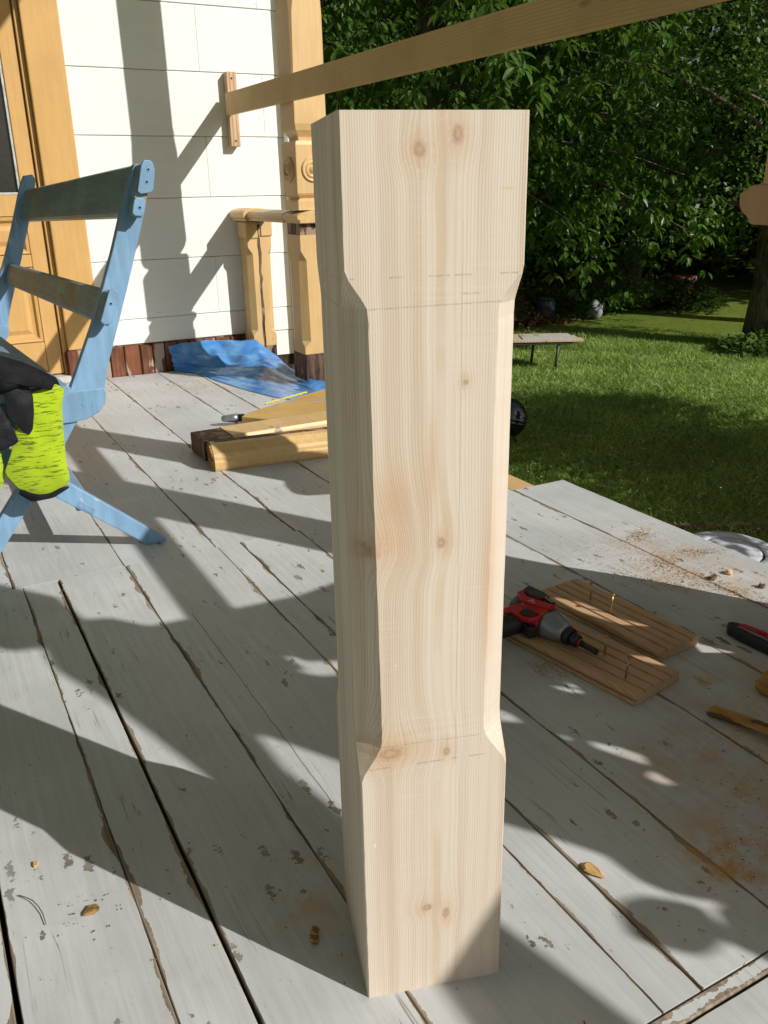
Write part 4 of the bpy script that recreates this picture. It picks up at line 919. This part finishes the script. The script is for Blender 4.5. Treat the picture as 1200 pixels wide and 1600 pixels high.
def rosettes(C, nl, L, wdt, droop):
    n = len(C)*nl; base = np.repeat(C, nl, 0)+rng.normal(0, .012, (n, 3)); az = rng.uniform(0, 2*np.pi, n); dz = -rng.uniform(droop*.3, droop*1.5, n)
    D = np.stack([np.cos(az), np.sin(az), dz], 1); U = np.stack([np.cos(az)*.5, np.sin(az)*.5, np.ones(n)], 1)+rng.normal(0, .35, (n, 3))
    s = rng.uniform(.6, 1.15, n)*np.repeat(rng.uniform(.75, 1.15, len(C)), nl); return base+D*.02, D, U, L*s, wdt*s
C = clusters(3300, tips, .16)
# keep the space above the deck free
C = C[~((C[:, 0] < 2.0) & (C[:, 1] < 4.6))]
C = C[C[:, 2] > -.35]
P, D, U, L, Wd = rosettes(C, 7, .105, .042, .9)
dist = np.linalg.norm(P-np.array([0, 0, .85]), axis=1); azm = np.degrees(np.arctan2(P[:, 0], P[:, 1])); inview = (azm > 24) & (azm < 53) & (P[:, 2] < 2.4)
order = np.argsort(np.where(inview, dist, 1e3)); near_i = order[:280]; rest = np.ones(len(P), bool); rest[near_i] = False
V, F = leaf_geo(P[rest], D[rest], U[rest], L[rest], Wd[rest], True); np_mesh('foliage', V, F, L_cherry, ct, 'stuff')
v1, f1 = leaf_geo(np.zeros((1, 3)), np.array([[1., 0, 0]]), np.array([[0, 0, 1.]]), np.ones(1), np.array([.42]), True)
lm = bpy.data.meshes.new('leaf'); lm.from_pydata([tuple(map(float, q)) for q in v1], [], [tuple(map(int, q)) for q in f1]); lm.materials.append(L_cherry)
for i in near_i:
    dd = Vector(D[i]).normalized(); ss = dd.cross(Vector(U[i])).normalized(); nn_ = ss.cross(dd); s = float(L[i]); o = bpy.data.objects.new('leaf', lm); COL.objects.link(o); o.parent = ct
    p = Vector(P[i])-ct.location
    o.matrix_local = Matrix(((dd.x*s, ss.x*s, nn_.x*s, p.x), (dd.y*s, ss.y*s, nn_.y*s, p.y), (dd.z*s, ss.z*s, nn_.z*s, p.z), (0, 0, 0, 1)))

def tree(name, loc, label, h, r0, cr, nseg, nleaf, L, wdt, mat, lean=(0, 0), clump=.16, low=.25, flat=1., az=None, cat='tree'):
    t = empty(name, loc, label, cat); x, y, z = loc
    tube('trunk', [(x, y, z-.1), (x+.02, y, z+.12*h), (x+lean[0]*.5, y+lean[1]*.5, z+.45*h), (x+lean[0], y+lean[1], z+.85*h)], [r0*1.25, r0, r0*.8, r0*.4], M_bark, t, n=14)
    segs = []
    for k in range(nseg):
        a = random.uniform(*(az or (0, 6.28))); z0 = z+h*random.uniform(low, .85); q = random.uniform(.45, 1)*cr; dz = random.uniform(-.25, .45)*cr
        s0 = (x+lean[0]*.6, y+lean[1]*.6, z0); s1_ = (x+lean[0]*.6+q*math.cos(a), y+lean[1]*.6+q*math.sin(a), z0+dz*flat); segs.append((s0, s1_))
        if k < 26: limb(t, s0, s1_, r0*.14, r0*.02, 'limb', .06, 5, 5)
    # clumps along the limbs, leaves scattered round each clump
    nc = max(20, nleaf//55); C = clusters(nc, segs, .12, .3); rad = rng.uniform(.5, 1.4, nc)*clump; idx = rng.integers(nc, size=nleaf)
    P = C[idx]+rnd_dir(nleaf)*(rng.uniform(0, 1, nleaf)**.5*rad[idx])[:, None]; D = rnd_dir(nleaf)+np.array([0, 0, -.4]); U = rnd_dir(nleaf)+np.array([0, 0, 1.2])
    P = P[P[:, 2] > z+.12]; D = D[:len(P)]; U = U[:len(P)]; s = rng.uniform(.6, 1.2, len(P))
    V, F = leaf_geo(P, D, U, L*s, wdt*s, False); np_mesh('foliage', V, F, mat, t, 'stuff'); return t
tree('apple_tree', (7.05, 5.45, GZ), 'small leaved tree with thick mossy trunk at the right picture edge', 4.4, .21, 2.5, 64, 46000, .044, .028, L_small, (.1, .2), .19, .22)
rest_ = [((5.6, 9.6), 3.6, 2.0, 'tall dark shrub behind the low table and brown leaf pile'), ((8.6, 8.9), 3.6, 2.0, 'dark leafy tree behind the brown plant pot'), ((3.0, 10.2), 4.0, 2.3, 'dark tree seen between yellow veranda post and spruce post'), ((10.5, 7.6), 4.0, 2.3, 'dark tree furthest right behind the mossy trunk')]
for (xy, h, cr, lb) in rest_:
    tree('garden_tree', (xy[0], xy[1], float(gh(*xy))), lb, h, .12, cr, 40, 17000, .075, .045, L_small, (0, 0), .26, .12)
# far dark wood that closes the garden: one mass
def wood_mass():
    n = 60000; a = rng.uniform(math.radians(10), math.radians(78), n); d_ = 13+rng.uniform(0, 1, n)**2*4+np.sin(a*17)*.8
    z = rng.uniform(0, 1, n)**.8*6.3; P = np.stack([d_*np.sin(a), d_*np.cos(a), GZ+z], 1)+rng.normal(0, .15, (n, 3))
    D = rnd_dir(n); U = rnd_dir(n)+np.array([-.3, -.6, .6]); s = rng.uniform(.6, 1.3, n); V, F = leaf_geo(P, D, U, .17*s, .11*s, False)
    return V, F
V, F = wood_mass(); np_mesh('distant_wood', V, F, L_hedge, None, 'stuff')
# added near-black backing inside the wood, deep shade put into its colour; an uneven ridge
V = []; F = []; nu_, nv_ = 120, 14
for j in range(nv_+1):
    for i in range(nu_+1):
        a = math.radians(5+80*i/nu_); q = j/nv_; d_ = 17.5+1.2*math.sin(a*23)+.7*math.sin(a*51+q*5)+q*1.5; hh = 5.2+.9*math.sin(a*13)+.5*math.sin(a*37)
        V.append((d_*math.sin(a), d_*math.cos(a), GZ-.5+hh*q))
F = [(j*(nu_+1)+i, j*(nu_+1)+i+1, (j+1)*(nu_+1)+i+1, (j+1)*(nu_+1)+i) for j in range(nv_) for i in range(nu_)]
nh = N('dark_backing'); ch = nh.coord(); mh = nh.fin(nh.mix(nh.ramp(nh.noise(ch, 3, 6, .7), .4, .65), (.006, .010, .005), (.022, .038, .012)), .95, .1)
tag(pyd('undergrowth', V, F, mh, smooth=True), kind='stuff')  # backing sheet coloured as the shaded depth of the wood
# trees right of the picture: they shade the near lawn and the cherry
tree('garden_tree', (4.55, .55, GZ), 'low bush shading the grass below the deck edge, outside the right picture edge', 2.1, .06, .85, 40, 13000, .05, .035, L_small, (0, 0), .26, .2)
tree('garden_tree', (5.25, .95, GZ), 'round bush tree shading the near lawn, outside the right picture edge', 2.9, .08, 1.3, 44, 20000, .085, .055, L_small, (0, 0), .3, .25)
tree('garden_tree', (9.6, 4.3, GZ), 'large tree shading the mossy trunk, outside the right picture edge', 5.2, .16, 1.5, 44, 16000, .09, .055, L_small, (0, 0), .34, .5)
# plants at the foot of the trunk and along the far edge of the lawn
def herb(x, y, r, h, n, L, wdt, label, name='garden_plant', cat='plant', mat=None):
    z = float(gh(x, y)); e = empty(name, (x, y, z), label, cat); a = rng.uniform(0, 6.28, n); q = r*rng.uniform(0, 1, n)**.6; hh = h*(1-(q/r)**2*.6)*rng.uniform(.15, 1, n)
    P = np.stack([x+q*np.cos(a), y+q*np.sin(a), z+hh], 1); D = np.stack([np.cos(a), np.sin(a), rng.uniform(-.4, .8, n)], 1)+rng.normal(0, .3, (n, 3)); U = rnd_dir(n)*.5+np.array([0, 0, 1.]); s = rng.uniform(.6, 1.2, n)
    V, F = leaf_geo(P, D, U, L*s, wdt*s, False); np_mesh('foliage', V, F, mat or L_small, e, 'stuff')
    for k in range(5): aa = 1.256*k; tube('stem', [(x, y, z-.02), (x+.3*r*math.cos(aa), y+.3*r*math.sin(aa), z+h*.5), (x+.6*r*math.cos(aa), y+.6*r*math.sin(aa), z+h*.8)], .008, M_bark, e, n=4)
herb(6.72, 5.28, .34, .18, 700, .075, .045, 'low blue green plant at the foot of the mossy trunk')
for i, (x, y, r, h) in enumerate(((5.55, 8.05, .55, .35), (6.6, 8.0, .5, .30), (7.5, 8.1, .55, .45), (8.2, 7.5, .4, .35), (4.7, 8.3, .5, .4))):
    herb(x, y, r, h, 1300, .08, .04, ['leafy undergrowth behind the low table', 'leafy undergrowth left of the brown plant pot', 'tall leafy undergrowth beneath the hanging branches', 'leafy undergrowth right of the brown plant pot', 'leafy undergrowth hidden mostly by the spruce post'][i], mat=L_hedge if i % 2 else None)

# grass blades
n = 130000; u = rng.uniform(0, 1, n); a = np.radians(rng.uniform(28, 56, n)); d_ = 2.2+u**.8*7.2; x = d_*np.sin(a); y = d_*np.cos(a)
ok = ~((x < 1.75) & (y < 4.6)) & (((x-2.76)**2+(y-2.09)**2) > .06); x = x[ok]; y = y[ok]; n = len(x); z = gh(x, y)
pt = np.sin(x*3.1+1)*np.cos(y*2.7)+np.sin(x*7+y*5)*.5; long_ = 1+.5*(pt > .3)+rng.exponential(.25, n)+1.1*((x+y*.6) < 4.6)*rng.uniform(0, 1, n)
h = .021*long_*rng.uniform(.6, 1.3, n); aa = rng.uniform(0, 6.28, n); w = .0028*(1+.09*np.hypot(x, y)); ln = rng.normal(0, .95, (n, 2))*h[:, None]
B0 = np.stack([x-w*np.cos(aa), y-w*np.sin(aa), z-.003], 1); B1 = np.stack([x+w*np.cos(aa), y+w*np.sin(aa), z-.003], 1); T = np.stack([x+ln[:, 0], y+ln[:, 1], z+h], 1)
V = np.stack([B0, B1, T], 1).reshape(-1, 3); F = np.arange(3*n).reshape(-1, 3)
L_grass = leaf_mat('grass_blade', (.25, .38, .06), (.44, .56, .16), .55, .35)
np_mesh('grass', V, F, L_grass, None, 'stuff')
# clover and daisies
n = 5000; a = np.radians(rng.uniform(30, 55, n)); d_ = rng.uniform(2.6, 6.8, n); x = d_*np.sin(a); y = d_*np.cos(a); ok = ~((x < 1.75) & (y < 4.6)); x = x[ok]; y = y[ok]; n = len(x)
P = np.stack([x, y, gh(x, y)+rng.uniform(.03, .06, n)], 1); s = rng.uniform(.6, 1.2, n); V, F = leaf_geo(P, rnd_dir(n)*np.array([1, 1, .3]), rnd_dir(n)*.4+np.array([0, 0, 1.]), .022*s, .018*s, False)
np_mesh('clover', V, F, L_small, None, 'stuff')
n = 420; a = np.radians(rng.uniform(34, 54, n)); d_ = rng.uniform(3.4, 7.8, n); x = d_*np.sin(a); y = d_*np.cos(a)
P = np.stack([x, y, gh(x, y)+rng.uniform(.05, .08, n)], 1); V, F = leaf_geo(P, rnd_dir(n)*np.array([1, 1, .1]), rnd_dir(n)*.3+np.array([0, 0, 1.]), np.full(n, .011), np.full(n, .010), False)
np_mesh('daisies', V, F, simple('white_petals', (.6, .62, .5), .8), None, 'stuff')
# dry edging beside the deck
tag(box('timber_edging', 1.9, 3.6, 2.62, 2.70, GZ-.05, GZ+.025, M_brown, None, .008, True, Matrix.Translation((2.6, 2.6, 0)) @ Matrix.Rotation(R(-32), 4, 'Z') @ Matrix.Translation((-2.6, -2.6, 0))), 'old dark timber edging in the shaded grass beside the deck', 'timber edging')

# ---------------------------------------------------------------- low work table on the lawn
tb = empty('low_table', (4.7, 5.6, GZ), 'low trestle table with pale plank top standing on the lawn right of the post', 'table')
MT = Matrix.Translation((4.52, 5.72, float(gh(4.5, 5.7)))) @ Matrix.Rotation(R(-28), 4, 'Z')
tw = 0.235
M_ttop = rawwood('table_top_pine', (.62, .50, .36), (.42, .30, .18), 'x', .012)
for k in range(3): box('top_plank', -1.1, .37-.03*k, -.16+.115*k, -.05+.115*k, tw, tw+.018, M_ttop, tb, .002, True, MT)
box('top_frame', -1.05, .28, -.15, .17, tw-.022, tw-.0005, M_tableleg, tb, .002, True, MT)
for (a, b_) in ((.17, -.13), (.02, .15), (-.95, -.13), (-.80, .15)):
    tube('leg', [(a, b_, tw-.02), (a-.02, b_, -.02)], .012, M_tableleg, tb, True, 8, MT)
box('scrap_board', -.12, .30, -.12, .10, tw+.0185, tw+.024, M_putty, tb, .001, True, MT)
# dark round kettle
kt = empty('kettle_grill', (3.05, 4.30, GZ), 'dark glossy round kettle grill on the grass, half hidden by the spruce post', 'grill')
kc = (3.02, 4.05, GZ+.155); kr = .12
lathe('bowl', [(.02, -kr*.98)]+[(kr*math.cos(t), kr*math.sin(t)) for t in np.linspace(-1.35, -.03, 12)], M_kettle, kt, True, Matrix.Translation(kc) @ Matrix.Rotation(R(18), 4, 'Y'), 32)
lathe('lid', [(kr*1.02, .0), (kr*1.03, .008)]+[(kr*math.cos(t), kr*math.sin(t)) for t in np.linspace(.08, 1.5, 12)], M_kettle, kt, True, Matrix.Translation(kc) @ Matrix.Rotation(R(18), 4, 'Y'), 32)
for k in range(3): a = 2.1*k+.4; tube('leg', [(kc[0]+.09*math.cos(a), kc[1]+.09*math.sin(a), kc[2]-.1), (kc[0]+.14*math.cos(a), kc[1]+.14*math.sin(a), GZ-.02)], .007, M_darkmetal, kt, n=6)
# grey round lid
ld = empty('round_lid', (2.76, 2.09, GZ), 'round grey plastic lid with black groove lying on the ground below the deck edge', 'lid')
ML = Matrix.Translation((2.72, 2.13, GZ+.05)) @ Matrix.Rotation(R(4), 4, 'X') @ Matrix.Scale(.84, 4)
lathe('rim', [(.155, .0), (.225, -.004), (.232, .006), (.228, .020), (.19, .030), (.150, .032), (.146, .026), (.146, .004)], M_lidgrey, ld, True, ML, 48)
lathe('groove', [(.134, .004), (.1455, .004), (.1455, .019), (.134, .019)], M_gasket, ld, True, ML, 48)
lathe('centre_plate', [(.01, .002), (.133, .002), (.133, .026), (.12, .029), (.01, .031)], M_lidgrey, ld, True, ML, 48)
# pots and barrel under the trees
pt_ = empty('plant_pot', (8.66, 8.03, float(gh(8.66, 8.03))), 'reddish brown plant pot in the dark under the trees at the lawn edge', 'pot')
M_pot = simple('terracotta', (.24, .09, .06), .8)
Mp = Matrix.Translation((8.66, 8.03, float(gh(8.66, 8.03))+.02))
lathe('pot_body', [(.10, 0), (.13, .22)], M_pot, pt_, True, Mp, 20); lathe('pot_rim', [(.135, .221), (.15, .222), (.15, .27), (.12, .272), (.118, .23)], M_pot, pt_, True, Mp, 20)
br = empty('blue_barrel', (6.37, 7.75, float(gh(6.37, 7.75))), 'dark blue plastic barrel in shade behind the low table', 'barrel')
Mb = Matrix.Translation((6.25, 7.75, float(gh(6.37, 7.75)))) ; M_bar = simple('dark_blue_plastic', (.03, .05, .09), .5)
lathe('barrel_body', [(.08, 0), (.105, .03), (.11, .12), (.105, .22), (.09, .25)], M_bar, br, True, Mb, 20); lathe('barrel_lid', [(.094, .2505), (.096, .262), (.06, .268), (.01, .268)], M_bar, br, True, Mb, 20)
sk_ = empty('white_sack', (6.9, 7.6, float(gh(6.9, 7.6))), 'small crumpled white sack in the undergrowth right of the blue barrel', 'sack')
loft('sack_body', [[(6.85+r*(1+.2*math.sin(3*a+k))*math.cos(a), 7.62+r*math.sin(a), float(gh(6.9, 7.6))+z) for a in [2*math.pi*i/14 for i in range(14)]] for k, (r, z) in enumerate(((.07, 0), (.10, .06), (.085, .13), (.04, .19), (.015, .21)))], simple('white_sack_cloth', (.30, .31, .33), .7), sk_, smooth=True)
# dead leaf pile, rusty brown
n = 5000; x = rng.normal(5.75, .42, n); y = rng.normal(8.15, .28, n); z = np.abs(rng.normal(0, 1, n))*.13*np.exp(-((x-5.75)/.6)**2)
P = np.stack([x, y, gh(x, y)+z], 1); s = rng.uniform(.6, 1.3, n); V, F = leaf_geo(P, rnd_dir(n), rnd_dir(n)+np.array([0, 0, .8]), .07*s, .045*s, False)
np_mesh('dead_leaf_pile', V, F, leaf_mat('dead_leaf', (.16, .06, .025), (.30, .13, .06), .8, .2), None, 'stuff')
